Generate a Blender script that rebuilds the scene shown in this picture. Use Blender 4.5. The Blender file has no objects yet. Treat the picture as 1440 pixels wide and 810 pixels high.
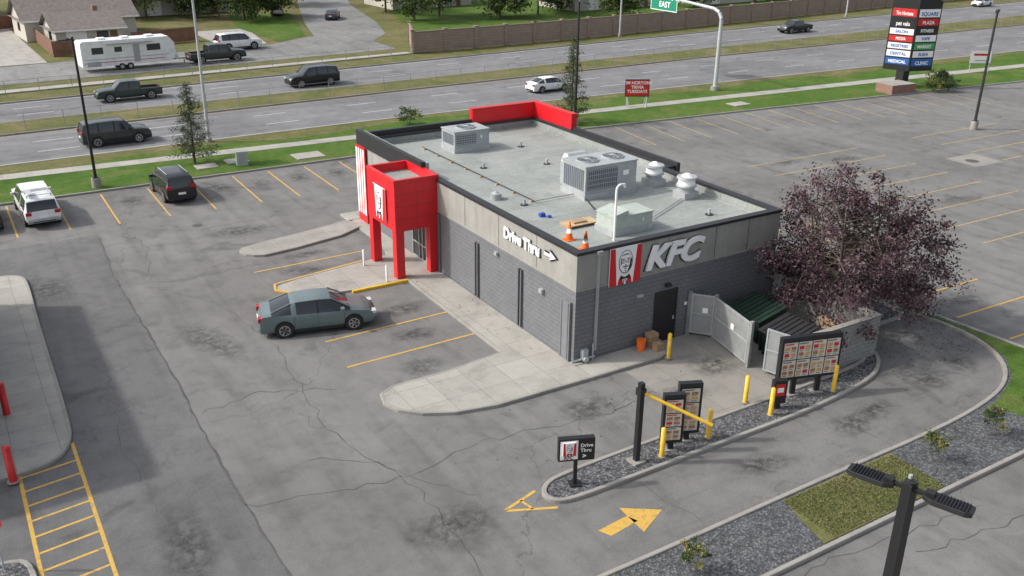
import bpy, bmesh, math, random
import numpy as np
from mathutils import Vector, Matrix
random.seed(7); np.random.seed(7)
R=math.radians
C=bpy.context.scene.collection

# ------------------------------------------------------------------ materials
def newmat(name):
    m=bpy.data.materials.new(name); m.use_nodes=True
    nt=m.node_tree; b=nt.nodes["Principled BSDF"]
    return m,nt,b
def N(nt,t,**k):
    n=nt.nodes.new(t)
    for a,v in k.items(): setattr(n,a,v)
    return n
def coords(nt):
    return N(nt,"ShaderNodeTexCoord").outputs["Object"]
def noise(nt,vec,scale,detail=4,rough=.6,dist=0):
    n=N(nt,"ShaderNodeTexNoise"); n.inputs["Scale"].default_value=scale; n.inputs["Detail"].default_value=detail
    n.inputs["Roughness"].default_value=rough; n.inputs["Distortion"].default_value=dist
    nt.links.new(vec,n.inputs["Vector"]); return n.outputs["Fac"]
def ramp(nt,fac,stops,interp='LINEAR'):
    r=N(nt,"ShaderNodeValToRGB"); r.color_ramp.interpolation=interp
    el=r.color_ramp.elements
    while len(el)<len(stops): el.new(0.5)
    for e,(p,c) in zip(el,stops):
        e.position=p; e.color=(c if len(c)==4 else (*c,1)) if hasattr(c,'__len__') else (c,c,c,1)
    nt.links.new(fac,r.inputs[0]); return r.outputs[0]
def mix(nt,a,b,fac,mode='MIX'):
    m=N(nt,"ShaderNodeMix",data_type='RGBA',blend_type=mode)
    def s(i,v):
        if hasattr(v,'is_linked'): nt.links.new(v,m.inputs[i])
        elif hasattr(v,'__len__'): m.inputs[i].default_value=(*v,1) if len(v)==3 else v
        else: m.inputs[i].default_value=v
    s(0,fac); s(6,a); s(7,b); return m.outputs[2]
def bump(nt,b,h,strength=.3,dist=.02):
    n=N(nt,"ShaderNodeBump"); n.inputs["Strength"].default_value=strength; n.inputs["Distance"].default_value=dist
    nt.links.new(h,n.inputs["Height"]); nt.links.new(n.outputs[0],b.inputs["Normal"])
def stretch(nt,v,sc,rz=0):
    mp=N(nt,"ShaderNodeMapping"); mp.inputs["Scale"].default_value=sc; mp.inputs["Rotation"].default_value=(0,0,rz); nt.links.new(v,mp.inputs["Vector"]); return mp.outputs[0]
def simple(name,col,rough=.6,metal=0,var=.12,scale=3,bmp=0,coat=0,spec=None):
    m,nt,b=newmat(name); v=coords(nt)
    if var>0:
        f=noise(nt,v,scale,5,.65)
        lo=tuple(c*(1-var) for c in col); hi=tuple(min(1,c*(1+var)) for c in col)
        nt.links.new(ramp(nt,f,[(.3,lo),(.7,hi)]),b.inputs["Base Color"])
    else: b.inputs["Base Color"].default_value=(*col,1)
    b.inputs["Roughness"].default_value=rough; b.inputs["Metallic"].default_value=metal
    if coat: b.inputs["Coat Weight"].default_value=coat; b.inputs["Coat Roughness"].default_value=.08
    if spec is not None: b.inputs["Specular IOR Level"].default_value=spec
    if bmp: bump(nt,b,noise(nt,v,scale*12,3),bmp,.01)
    return m
def asphalt(name,col,crack=1.0,streak=None):
    m,nt,b=newmat(name); v=coords(nt)
    big=noise(nt,v,.11,6,.62,.6); med=noise(nt,v,.9,5,.7,.3); fine=noise(nt,v,26,4,.9)
    c1=ramp(nt,big,[(.28,tuple(c*.76 for c in col)),(.5,col),(.72,tuple(c*1.18 for c in col))])
    c2=mix(nt,c1,ramp(nt,med,[(.25,.70),(.5,.98),(.75,1.14)]),.85,'MULTIPLY')
    c3=mix(nt,c2,ramp(nt,fine,[(.28,.35),(.5,1),(.74,1.7)]),.65,'MULTIPLY')
    sm=noise(nt,stretch(nt,v,(.9,.07,1) if streak is None else streak),1.0,4,.6,.4)
    c3=mix(nt,c3,ramp(nt,sm,[(.3,.76),(.5,1.0),(.7,1.08)]),.75,'MULTIPLY')
    st=noise(nt,v,.42,3,.5,.9)
    c4=mix(nt,c3,ramp(nt,st,[(0,.62),(.27,.66),(.38,1)]),.85,'MULTIPLY')
    sp=noise(nt,v,2.6,6,.85,.2)
    c4=mix(nt,c4,ramp(nt,sp,[(.30,.62),(.40,1)]),.6,'MULTIPLY')
    wv=N(nt,"ShaderNodeVectorMath",operation='ADD')
    nz=N(nt,"ShaderNodeTexNoise"); nz.inputs["Scale"].default_value=.55; nz.inputs["Detail"].default_value=6
    nt.links.new(v,nz.inputs["Vector"])
    sc=N(nt,"ShaderNodeVectorMath",operation='SCALE'); sc.inputs["Scale"].default_value=3.2
    nt.links.new(nz.outputs["Color"],sc.inputs[0]); nt.links.new(v,wv.inputs[0]); nt.links.new(sc.outputs[0],wv.inputs[1])
    vo=N(nt,"ShaderNodeTexVoronoi",feature='DISTANCE_TO_EDGE'); vo.inputs["Scale"].default_value=.13
    nt.links.new(wv.outputs[0],vo.inputs["Vector"])
    cr=ramp(nt,vo.outputs["Distance"],[(0,.45),(.002,.58),(.0045,1)])
    mk=ramp(nt,noise(nt,v,.09,2),[(.44,0),(.54,1)])
    cf=N(nt,"ShaderNodeMath",operation='MULTIPLY'); nt.links.new(mk,cf.inputs[0]); cf.inputs[1].default_value=.7*crack
    c5=mix(nt,c4,cr,cf.outputs[0],'MULTIPLY')
    nt.links.new(c5,b.inputs["Base Color"]); b.inputs["Roughness"].default_value=.9
    b.inputs["Specular IOR Level"].default_value=.25
    bump(nt,b,fine,.35,.012)
    return m
def concrete(name,col,joint=1.5):
    m,nt,b=newmat(name); v=coords(nt)
    med=noise(nt,v,.7,6,.7,.4); fine=noise(nt,v,22,3,.7)
    c=ramp(nt,med,[(.25,tuple(x*.70 for x in col)),(.5,col),(.75,tuple(x*1.13 for x in col))])
    c=mix(nt,c,ramp(nt,fine,[(.3,.75),(.7,1.15)]),.7,'MULTIPLY')
    c=mix(nt,c,ramp(nt,noise(nt,v,2.3,6,.8,.4),[(.3,.7),(.42,1)]),.6,'MULTIPLY')
    if joint:
        br=N(nt,"ShaderNodeTexBrick"); br.offset=0; br.inputs["Scale"].default_value=1
        br.inputs["Brick Width"].default_value=joint; br.inputs["Row Height"].default_value=joint
        br.inputs["Mortar Size"].default_value=.012; br.inputs["Color1"].default_value=(1,1,1,1); br.inputs["Color2"].default_value=(.86,.86,.86,1)
        br.inputs["Mortar"].default_value=(.5,.5,.5,1); nt.links.new(v,br.inputs["Vector"])
        c=mix(nt,c,br.outputs["Color"],.85,'MULTIPLY')
    nt.links.new(c,b.inputs["Base Color"]); b.inputs["Roughness"].default_value=.85
    bump(nt,b,fine,.2,.01); return m
def grassmat(name,a,bc,dry):
    m,nt,b=newmat(name); v=coords(nt)
    big=noise(nt,v,.22,6,.7,.5); fine=noise(nt,v,9,4,.8)
    c=ramp(nt,big,[(.3,a),(.5,bc),(.66,dry)])
    c=mix(nt,c,ramp(nt,fine,[(.25,.5),(.5,1),(.75,1.5)]),.85,'MULTIPLY')
    c=mix(nt,c,ramp(nt,noise(nt,v,1.6,4,.7),[(.3,.72),(.6,1.1)]),.8,'MULTIPLY')
    nt.links.new(c,b.inputs["Base Color"]); b.inputs["Roughness"].default_value=.95; b.inputs["Specular IOR Level"].default_value=.1
    bump(nt,b,fine,.8,.06); return m
def gravelmat(name,lo,hi):
    m,nt,b=newmat(name); v=coords(nt)
    vo=N(nt,"ShaderNodeTexVoronoi"); vo.inputs["Scale"].default_value=13; nt.links.new(v,vo.inputs["Vector"])
    sep=N(nt,"ShaderNodeSeparateColor"); nt.links.new(vo.outputs["Color"],sep.inputs[0])
    c=ramp(nt,sep.outputs[0],[(0,lo),(.6,tuple((x+y)/2 for x,y in zip(lo,hi))),(1,hi)])
    c=mix(nt,c,ramp(nt,vo.outputs["Distance"],[(.0,1.15),(.55,.35)]),.8,'MULTIPLY')
    c=mix(nt,c,ramp(nt,noise(nt,v,.8,4),[(.3,.75),(.7,1.15)]),.8,'MULTIPLY')
    nt.links.new(c,b.inputs["Base Color"]); b.inputs["Roughness"].default_value=.9
    bump(nt,b,vo.outputs["Distance"],.8,.03); return m
def brickmat(name,c1,c2,mortar,bw=.4,rh=.2,ms=.02,bs=.35):
    m,nt,b=newmat(name); v=coords(nt)
    s=N(nt,"ShaderNodeSeparateXYZ"); nt.links.new(v,s.inputs[0])
    ad=N(nt,"ShaderNodeMath",operation='ADD'); nt.links.new(s.outputs[0],ad.inputs[0]); nt.links.new(s.outputs[1],ad.inputs[1])
    cb=N(nt,"ShaderNodeCombineXYZ"); nt.links.new(ad.outputs[0],cb.inputs[0]); nt.links.new(s.outputs[2],cb.inputs[1])
    br=N(nt,"ShaderNodeTexBrick"); br.inputs["Scale"].default_value=1; br.inputs["Brick Width"].default_value=bw
    br.inputs["Row Height"].default_value=rh; br.inputs["Mortar Size"].default_value=ms
    br.inputs["Color1"].default_value=(*c1,1); br.inputs["Color2"].default_value=(*c2,1); br.inputs["Mortar"].default_value=(*mortar,1)
    nt.links.new(cb.outputs[0],br.inputs["Vector"])
    c=mix(nt,br.outputs["Color"],ramp(nt,noise(nt,v,1.1,5,.7),[(.3,.86),(.7,1.08)]),.8,'MULTIPLY')
    nt.links.new(c,b.inputs["Base Color"]); b.inputs["Roughness"].default_value=.75
    inv=N(nt,"ShaderNodeMath",operation='SUBTRACT'); inv.inputs[0].default_value=1; nt.links.new(br.outputs["Fac"],inv.inputs[1])
    bump(nt,b,inv.outputs[0],bs,.01); return m
def leafmat(name,col,var=.45):
    m,nt,b=newmat(name)
    g=N(nt,"ShaderNodeNewGeometry")
    c=ramp(nt,g.outputs["Random Per Island"],[(0,tuple(x*(1-var) for x in col)),(.6,col),(1,tuple(x*(1+var*1.3) for x in col))])
    nt.links.new(c,b.inputs["Base Color"]); b.inputs["Roughness"].default_value=.6; b.inputs["Specular IOR Level"].default_value=.25
    return m
def paintmat(name,col,under,wear=.5):
    m,nt,b=newmat(name); v=coords(nt)
    f=ramp(nt,noise(nt,v,5,6,.8),[(wear-.09,0),(wear+.06,1)])
    f2=ramp(nt,noise(nt,v,30,3,.8),[(.35,.7),(.6,1)])
    c=mix(nt,under,col,f); c=mix(nt,c,f2,.7,'MULTIPLY')
    nt.links.new(c,b.inputs["Base Color"]); b.inputs["Roughness"].default_value=.75; return m

M={}
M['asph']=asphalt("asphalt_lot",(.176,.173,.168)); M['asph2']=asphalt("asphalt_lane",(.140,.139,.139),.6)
M['asph3']=asphalt("asphalt_drive_thru",(.170,.167,.162),1.0,(.07,.9,1))
M['road']=asphalt("highway_asphalt",(.185,.186,.192),.4,(.03,.9,1)); M['road2']=asphalt("street_asphalt",(.21,.21,.205),.5)
M['conc']=concrete("concrete_walk",(.33,.315,.285)); M['concl']=concrete("concrete_light",(.375,.36,.325),1.5); M['curb']=concrete("kerb_concrete",(.30,.285,.26),0)
M['pad']=concrete("concrete_pad",(.28,.265,.24),3.0)
M['grass']=grassmat("lawn_green",(.050,.110,.018),(.078,.14,.026),(.13,.15,.05)); M['grassd']=grassmat("grass_dry",(.085,.11,.034),(.14,.14,.057),(.20,.165,.09))
M['grav']=gravelmat("gravel_dark",(.05,.053,.06),(.30,.30,.31)); M['gravl']=gravelmat("gravel_mulch",(.07,.075,.083),(.24,.245,.255))
M['yel']=paintmat("yellow_paint",(.62,.38,.07),(.19,.18,.155),.42); M['whp']=paintmat("white_paint",(.6,.6,.58),(.2,.2,.2),.42)
M['yelf']=paintmat("yellow_paint_faded",(.52,.37,.13),(.19,.185,.16),.47)
M['yelb']=simple("yellow_gloss",(.72,.45,.03),.5,var=.15)
M['brick']=brickmat("grey_painted_brick",(.170,.175,.187),(.155,.160,.172),(.118,.121,.13),.4,.2,.018,.3)
M['fin']=simple("grey_trim",(.12,.125,.135),.6,var=.08); M['finl']=simple("grey_trim_light",(.18,.185,.195),.6,var=.08)
m,nt,b=newmat("stucco_beige"); v=coords(nt); c=ramp(nt,noise(nt,v,1.2,5,.65),[(.3,(.275,.268,.245)),(.7,(.335,.325,.30))])
c=mix(nt,c,ramp(nt,noise(nt,stretch(nt,v,(2.5,2.5,.25)),1.3,4,.6),[(.3,.84),(.6,1.03)]),.8,'MULTIPLY'); nt.links.new(c,b.inputs["Base Color"]); b.inputs["Roughness"].default_value=.88; bump(nt,b,noise(nt,v,14,3),.12,.01); M['stuc']=m
M['black']=simple("black_metal",(.014,.014,.016),.45,var=.1); M['blackm']=simple("black_cap",(.02,.021,.024),.5,var=.2)
M['red']=simple("red_panel",(.60,.010,.018),.42,var=.07,scale=.8); M['redp']=simple("red_paint",(.55,.02,.02),.45)
M['white']=simple("white_panel",(.85,.85,.84),.5,var=.03)
m,nt,b=newmat("roof_membrane"); v=coords(nt)
c=ramp(nt,noise(nt,v,.35,6,.7,.5),[(.28,(.225,.245,.235)),(.5,(.30,.32,.302)),(.7,(.345,.36,.337))])
c=mix(nt,c,ramp(nt,noise(nt,v,7,4,.7),[(.3,.82),(.7,1.08)]),.8,'MULTIPLY')
c=mix(nt,c,ramp(nt,noise(nt,v,.9,6,.75,.8),[(.32,.74),(.45,1)]),.7,'MULTIPLY')
br=N(nt,"ShaderNodeTexBrick"); br.offset=.5; br.inputs["Scale"].default_value=1; br.inputs["Brick Width"].default_value=9; br.inputs["Row Height"].default_value=1.85
br.inputs["Mortar Size"].default_value=.03; br.inputs["Color1"].default_value=(1,1,1,1); br.inputs["Color2"].default_value=(.93,.93,.93,1); br.inputs["Mortar"].default_value=(.74,.74,.74,1)
nt.links.new(v,br.inputs["Vector"]); c=mix(nt,c,br.outputs["Color"],.9,'MULTIPLY')
nt.links.new(c,b.inputs["Base Color"]); b.inputs["Roughness"].default_value=.75; M['roof']=m
M['galv']=simple("galvanised_steel",(.42,.44,.45),.5,.3,var=.15,scale=2); M['hvac']=simple("hvac_grey",(.36,.385,.39),.5,.1,var=.13,scale=1.5)
M['hvacg']=simple("hvac_green_grey",(.38,.43,.385),.55,var=.1); M['coil']=simple("coil_dark",(.12,.14,.165),.6,.3,var=.2,scale=20)
M['dark']=simple("dark_void",(.012,.012,.013),.8,var=0); M['glass']=simple("dark_glass",(.015,.019,.022),.06,0,var=0,spec=.8)
M['tire']=simple("tyre_rubber",(.022,.022,.023),.85,var=.1); M['rim']=simple("alloy_rim",(.45,.46,.47),.35,.7,var=.05)
M['wood']=simple("plywood",(.48,.34,.2),.8,var=.2); M['orange']=simple("cone_orange",(.85,.16,.02),.5,var=.05)
M['bark']=simple("bark",(.09,.07,.055),.9,var=.3,scale=6,bmp=.4); M['tail']=simple("tail_lamp",(.4,.01,.01),.2,var=0)
M['head']=simple("head_lamp",(.6,.62,.63),.12,.2,var=0); M['corr']=brickmat("corral_block",(.30,.30,.29),(.27,.27,.26),(.20,.20,.19),.4,.2,.015,.2)
M['gate']=simple("gate_grey",(.27,.28,.28),.6,.1,var=.18,scale=1.5); M['bin']=simple("dumpster_green",(.012,.035,.022),.6,var=.3); M['binb']=simple("dumpster_lid",(.022,.022,.024),.6,var=.2)
M['card']=simple("cardboard",(.36,.25,.15),.9,var=.2); M['signg']=simple("sign_green",(.0,.22,.12),.5,var=.05); M['blue']=simple("blue_plastic",(.02,.08,.4),.5,var=0)
M['steel']=simple("pole_steel",(.45,.47,.48),.5,.2,var=.1); M['woodf']=simple("brown_fence_wood",(.19,.095,.06),.85,var=.25,scale=1)
M['shing']=simple("shingles",(.19,.165,.15),.9,var=.25,scale=2,bmp=.3); M['siding']=simple("siding_beige",(.48,.45,.40),.8,var=.08)
M['sound']=brickmat("sound_wall_block",(.34,.25,.20),(.29,.215,.172),(.21,.17,.145),.8,.35,.03,.3); M['soundcap']=simple("wall_cap",(.25,.19,.155),.85)
M['rbrick']=brickmat("red_brown_brick",(.26,.12,.08),(.2,.09,.065),(.25,.2,.17),.25,.09,.012,.3)
M['chain']=simple("chain_wire",(.28,.29,.29),.6,.3,var=0); M['cover']=simple("cast_iron",(.09,.088,.085),.7,.2,var=.3,scale=8); M['tar']=simple("crack_sealant",(.08,.079,.079),.75,var=.3,scale=2)
m,nt,b=newmat("oil_stain"); v=coords(nt); ln=N(nt,"ShaderNodeVectorMath",operation='LENGTH'); nt.links.new(v,ln.inputs[0])
g1=ramp(nt,ln.outputs["Value"],[(.0,1),(.35,.75),(1,0)]); wn=N(nt,"ShaderNodeNewGeometry")
nn=ramp(nt,noise(nt,wn.outputs["Position"],2.4,6,.8,.3),[(.40,0),(.60,1)]); al=mix(nt,g1,nn,1.0,'MULTIPLY')
mm=N(nt,"ShaderNodeMath",operation='MULTIPLY'); nt.links.new(al,mm.inputs[0]); mm.inputs[1].default_value=.65
nt.links.new(mm.outputs[0],b.inputs["Alpha"]); b.inputs["Base Color"].default_value=(.045,.043,.041,1); b.inputs["Roughness"].default_value=.7; M['stain']=m

# ------------------------------------------------------------------ mesh builder
class MB:
    def __init__(s): s.v=[]; s.f=[]; s.m=[]; s.mats=[]
    def mi(s,k):
        if k not in s.mats: s.mats.append(k)
        return s.mats.index(k)
    def add(s,vs,fs,k):
        o=len(s.v); s.v+= [tuple(x) for x in vs]; i=s.mi(k)
        for f in fs: s.f.append(tuple(o+j for j in f)); s.m.append(i)
    def box(s,x0,x1,y0,y1,z0,z1,k,T=None,taper=None):
        vs=[(x0,y0,z0),(x1,y0,z0),(x1,y1,z0),(x0,y1,z0),(x0,y0,z1),(x1,y0,z1),(x1,y1,z1),(x0,y1,z1)]
        if taper:
            cx,cy=(x0+x1)/2,(y0+y1)/2
            vs=vs[:4]+[(cx+(x-cx)*taper,cy+(y-cy)*taper,z) for x,y,z in vs[4:]]
        if T is not None: vs=[T@Vector(q) for q in vs]
        s.add(vs,[(0,3,2,1),(4,5,6,7),(0,1,5,4),(1,2,6,5),(2,3,7,6),(3,0,4,7)],k)
    def cyl(s,p0,p1,r0,r1=None,k='black',n=12,cap=True):
        r1=r0 if r1 is None else r1
        p0=Vector(p0);p1=Vector(p1); d=(p1-p0).normalized()
        a=d.cross(Vector((0,0,1)) if abs(d.z)<.9 else Vector((1,0,0))).normalized(); b=d.cross(a)
        vs=[];
        for p,r in ((p0,r0),(p1,r1)):
            for i in range(n):
                t=2*math.pi*i/n; vs.append(p+a*(r*math.cos(t))+b*(r*math.sin(t)))
        fs=[(i,(i+1)%n,n+(i+1)%n,n+i) for i in range(n)]
        if cap: fs+=[tuple(range(n)),tuple(range(n,2*n))]
        s.add(vs,fs,k)
    def tube(s,pts,rs,k,n=6):
        for i in range(len(pts)-1): s.cyl(pts[i],pts[i+1],rs[i],rs[i+1],k,n,cap=(i==len(pts)-2))
    def prism(s,pts,z0,z1,k,ktop=None):
        n=len(pts)
        vs=[(x,y,z0) for x,y in pts]+[(x,y,z1) for x,y in pts]
        s.add(vs,[(i,(i+1)%n,n+(i+1)%n,n+i) for i in range(n)],k)
        s.add([(x,y,z1) for x,y in pts],[tuple(range(n))],ktop or k)
    def flat(s,pts,z,k): s.add([(x,y,z) for x,y in pts],[tuple(range(len(pts)))],k)
    def ring(s,outer,inner,z0,z1,ko,ki,kt):
        n=len(outer)
        vo=[(x,y,z0) for x,y in outer]+[(x,y,z1) for x,y in outer]; vi=[(x,y,z0) for x,y in inner]+[(x,y,z1) for x,y in inner]
        q=[(i,(i+1)%n,n+(i+1)%n,n+i) for i in range(n)]
        s.add(vo,q,ko); s.add(vi,[t[::-1] for t in q],ki)
        s.add([(x,y,z1) for x,y in outer]+[(x,y,z1) for x,y in inner],[(i,(i+1)%n,n+(i+1)%n,n+i) for i in range(n)],kt)
    def obj(s,name,loc=(0,0,0),rz=0,parent=None,bevel=0,smooth=None,recalc=True,sc=1):
        me=bpy.data.meshes.new(name); me.from_pydata(s.v,[],s.f)
        for k in s.mats: me.materials.append(M[k])
        me.polygons.foreach_set("material_index",s.m)
        if recalc or smooth:
            bm=bmesh.new(); bm.from_mesh(me)
            if smooth: bmesh.ops.remove_doubles(bm,verts=bm.verts,dist=.0005)
            if recalc: bmesh.ops.recalc_face_normals(bm,faces=bm.faces)
            if smooth:
                for f in bm.faces: f.smooth=True
                for e in bm.edges:
                    if len(e.link_faces)==2 and e.calc_face_angle(0)>R(smooth): e.smooth=False
            bm.to_mesh(me); bm.free()
        o=bpy.data.objects.new(name,me); C.objects.link(o); o.location=loc; o.rotation_euler=(0,0,rz); o.scale=(sc,sc,sc)
        if parent: o.parent=parent
        if bevel:
            md=o.modifiers.new("bevel","BEVEL"); md.width=bevel; md.segments=2; md.limit_method='ANGLE'; md.angle_limit=R(40)
        return o
def empty(name,loc=(0,0,0),rz=0):
    o=bpy.data.objects.new(name,None); C.objects.link(o); o.location=loc; o.rotation_euler=(0,0,rz); o.empty_display_size=.3; return o
def text(name,body,loc,rot,size,k,ext=.03,parent=None,off=0,shear=0,sx=1,align='LEFT'):
    cu=bpy.data.curves.new(name,'FONT'); cu.body=body; cu.size=size; cu.extrude=ext; cu.offset=off; cu.shear=shear; cu.resolution_u=4; cu.align_x=align
    o=bpy.data.objects.new(name+"_tmp",cu); C.objects.link(o); bpy.context.view_layer.update()
    me=bpy.data.meshes.new_from_object(o.evaluated_get(bpy.context.evaluated_depsgraph_get())); bpy.data.objects.remove(o)
    me.materials.clear(); me.materials.append(M[k])
    q=bpy.data.objects.new(name,me); C.objects.link(q); q.location=loc; q.rotation_euler=rot; q.scale=(sx,1,1)
    if parent: q.parent=parent
    return q
def chaikin(p,it=2,closed=False):
    for _ in range(it):
        q=[]; n=len(p)
        if not closed: q.append(p[0])
        for i in range(n if closed else n-1):
            a=p[i]; b=p[(i+1)%n]
            q.append((a[0]*.75+b[0]*.25,a[1]*.75+b[1]*.25)); q.append((a[0]*.25+b[0]*.75,a[1]*.25+b[1]*.75))
        if not closed: q.append(p[-1])
        p=q
    return p
def offs(p,d,closed):
    n=len(p); out=[]
    for i in range(n):
        a=p[(i-1)%n] if (closed or i>0) else p[i]; b=p[(i+1)%n] if (closed or i<n-1) else p[i]
        tx,ty=b[0]-a[0],b[1]-a[1]; l=math.hypot(tx,ty) or 1
        out.append((p[i][0]-ty/l*d,p[i][1]+tx/l*d))
    return out
def kerb(mb,p,closed=False,w=.16,h=.13,k='curb',z0=0):
    a=offs(p,w/2,closed); b=offs(p,-w/2,closed); n=len(p); m=n if closed else n-1
    vs=[];
    for q,z in ((a,z0),(a,z0+h-.02),(offs(p,w/2-.02,closed),z0+h),(offs(p,-w/2+.02,closed),z0+h),(b,z0+h-.02),(b,z0)): vs+=[(x,y,z) for x,y in q]
    fs=[]
    for r in range(5):
        for i in range(m): j=(i+1)%n; fs.append((r*n+i,r*n+j,(r+1)*n+j,(r+1)*n+i))
    if not closed: fs+=[tuple(r*n for r in range(6)),tuple(r*n+n-1 for r in range(6))]
    mb.add(vs,fs,k)
def line(mb,a,b,k='yel',w=.11,z=.008):
    tx,ty=b[0]-a[0],b[1]-a[1]; l=math.hypot(tx,ty); nx,ny=-ty/l*w/2,tx/l*w/2
    mb.add([(a[0]-nx,a[1]-ny,z),(b[0]-nx,b[1]-ny,z),(b[0]+nx,b[1]+ny,z),(a[0]+nx,a[1]+ny,z)],[(0,1,2,3)],k)

# ------------------------------------------------------------------ ground
g=MB(); g.flat([(-900,-900),(1200,-900),(1200,1400),(-900,1400)],-.06,'grassd'); g.obj("ground",recalc=False)
cb=[(-90,36.3),(-20,36.3),(10,36.3),(20,36.0),(26,35.3),(47,33.6),(71,31.3),(84,30.0),(100,28.6),(125,26)]
g=MB(); g.flat([(-90,-80),(125,-80)]+cb[::-1],0,'asph'); g.obj("parking_lot",recalc=False)
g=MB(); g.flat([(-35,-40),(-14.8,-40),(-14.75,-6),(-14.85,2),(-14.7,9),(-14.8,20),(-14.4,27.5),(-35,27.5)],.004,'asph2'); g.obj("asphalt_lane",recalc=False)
g=MB(); g.flat([(-6,-11.2),(9.3,-11.2),(13,-10.7),(14.7,-10),(16.2,-8.8),(17.2,-7.2),(17.3,-5.2),(16.9,-3.6),(12.5,-3.6),(12.1,-6),(11,-7.2),(8.9,-7.6),(-5.8,-7.6)],.004,'asph3'); g.obj("drive_thru_lane",recalc=False)
def crack(g,pts,w=.05,z=.0065,jit=.16,step=.45,k='tar'):
    P=[]
    for a,b in zip(pts,pts[1:]):
        n=max(1,int(math.hypot(b[0]-a[0],b[1]-a[1])/step))
        for i in range(n): f=i/n; P.append((a[0]+(b[0]-a[0])*f+random.uniform(-jit,jit),a[1]+(b[1]-a[1])*f+random.uniform(-jit,jit)))
    P.append(pts[-1]); ws=[w*random.uniform(.35,1.2) for _ in P]
    A=[];B_=[]
    for i in range(len(P)):
        a=P[max(0,i-1)];b=P[min(len(P)-1,i+1)]; tx,ty=b[0]-a[0],b[1]-a[1]; l=math.hypot(tx,ty) or 1
        A.append((P[i][0]-ty/l*ws[i]/2,P[i][1]+tx/l*ws[i]/2,z)); B_.append((P[i][0]+ty/l*ws[i]/2,P[i][1]-tx/l*ws[i]/2,z))
    n=len(P); g.add(A+B_,[(i,n+i,n+i+1,i+1) for i in range(n-1)],k)
g=MB()
crack(g,[(-14.78,-20),(-14.8,-6),(-14.85,2),(-14.7,9),(-14.8,20),(-14.4,27)],.11,jit=.05)
for pts in ([(-14.7,4),(-12,4.6),(-9.4,3.2)],[(-13.5,18),(-11,14),(-10.2,8),(-10.8,1),(-9.6,-5),(-10,-12)],[(-19,12),(-15,12.4)],[(-18.5,-3),(-14.9,-2.6),(-10,-3.8),(-6.5,-3.2)],[(-6.5,-3.2),(-1,-3.9),(3.5,-3.3)],[(-7,18.3),(-12,18.0),(-14.5,19)],[(-13,30),(-12.4,24),(-13.3,18.5)],[(-2,28),(-5,25.5),(-9,25.5)],[(16,20),(21,17),(26,18)],[(20,30),(24,22),(23,10),(25,2),(24,-8)],[(30,22),(38,21),(48,23)],[(44,26),(45,10),(43,-6)],[(-3,-8.3),(-2.6,-11)],[(6,-7.9),(6.5,-11.1)],[(12,-7),(14.5,-10)],[(-12,-13),(-7,-14.5),(-1,-14.3),(6,-15)],[(-17.5,20),(-17,10),(-17.6,2),(-16.8,-8)],[(-12.2,-1),(-10.5,-2.2),(-8,-6)],[(2,-15.5),(9,-16.5)]): crack(g,pts,.035)
g.obj("asphalt_cracks",recalc=False)
for i,(x,y,a,b_) in enumerate(((-5.5,3.3,1.2,.9),(-4.5,6.2,1.3,.8),(-3.6,9.0,1.5,.8),(-6,16.2,1.6,.8),(-5,18.4,1.5,.6),(6.5,-9.3,1.5,.9),(8.2,-9.0,1.3,.8),(1.5,-9.5,1.6,.7),(-1.5,-3.2,1.6,.9),(-11.3,33,.9,1.6),(-5.6,33.4,.9,1.6),(-2.9,33,.8,1.4),(12,-8.6,1.3,1.0),(-18.0,20,1.2,2.2),(2.5,-4.2,1.4,.8),(5.2,-3,1.4,1.2),(-12.5,10,1.0,3.0),(33,14.5,2.2,.9),(36,6.5,2.2,.9),(21,-4,2,.9),(33,19,2,.8),(9.5,-2.5,1.2,1.2),(-.2,33,.8,1.5),(2.6,33,.8,1.4),(-7,24,2.4,1.2),(-9.5,-7,2,1.2),(-17,-4,1,2.6),(14.6,-8.2,1,1.1),(38,17.5,2.2,.7),(35,-1.5,2.2,.8),(21,6.8,2,.8))):
    g=MB(); g.flat([(math.cos(t*math.pi/10),math.sin(t*math.pi/10)) for t in range(20)],0,'stain'); o=g.obj("oil_stain",(x,y,.0105 if not(1.6<x<12 and -6.3<y<0) else .015),random.uniform(-.3,.3),recalc=False); o.scale=(a,b_,1)
g=MB()
for x,y,r in ((-9.0,26.3,.3),(46,12.2,.5),(-4.2,20.0-2.3,.0)):
    if r: g.cyl((x,y,.004),(x,y,.014),r,k='cover',n=20)
g.obj("manhole_cover")
g=MB(); g.flat([(44.6,11),(48,10.9),(48.2,13.6),(44.8,13.7)],.005,'pad'); g.obj("concrete_pad",recalc=False)
n1=[(-200,44),(-60,45.6),(-18,46.2),(10,46.9),(33,46.4),(60,45.4),(104,43.6),(200,39),(400,28)]
mn=[(-200,48),(-60,54.5),(-17,56.4),(20,58.2),(60,59.6),(131,60.2),(220,58),(400,48)]
mf=[(-200,54),(-60,59),(-17,61.2),(13,62.5),(50,64.4),(146,68),(250,68),(400,62)]
r2=[(-200,62),(-60,67.5),(-16,70),(13,72.4),(50,75.4),(81,77.6),(168,82.6),(280,84),(400,80)]
g=MB(); g.flat(n1+mn[::-1],-.01,'road'); g.obj("road",recalc=False)
g=MB(); g.flat(mf+r2[::-1],-.01,'road'); g.obj("road",recalc=False)
def interp(p,x):
    for a,b in zip(p,p[1:]):
        if a[0]<=x<=b[0]: return a[1]+(b[1]-a[1])*(x-a[0])/(b[0]-a[0])
    return p[-1][1]
g=MB()
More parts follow.
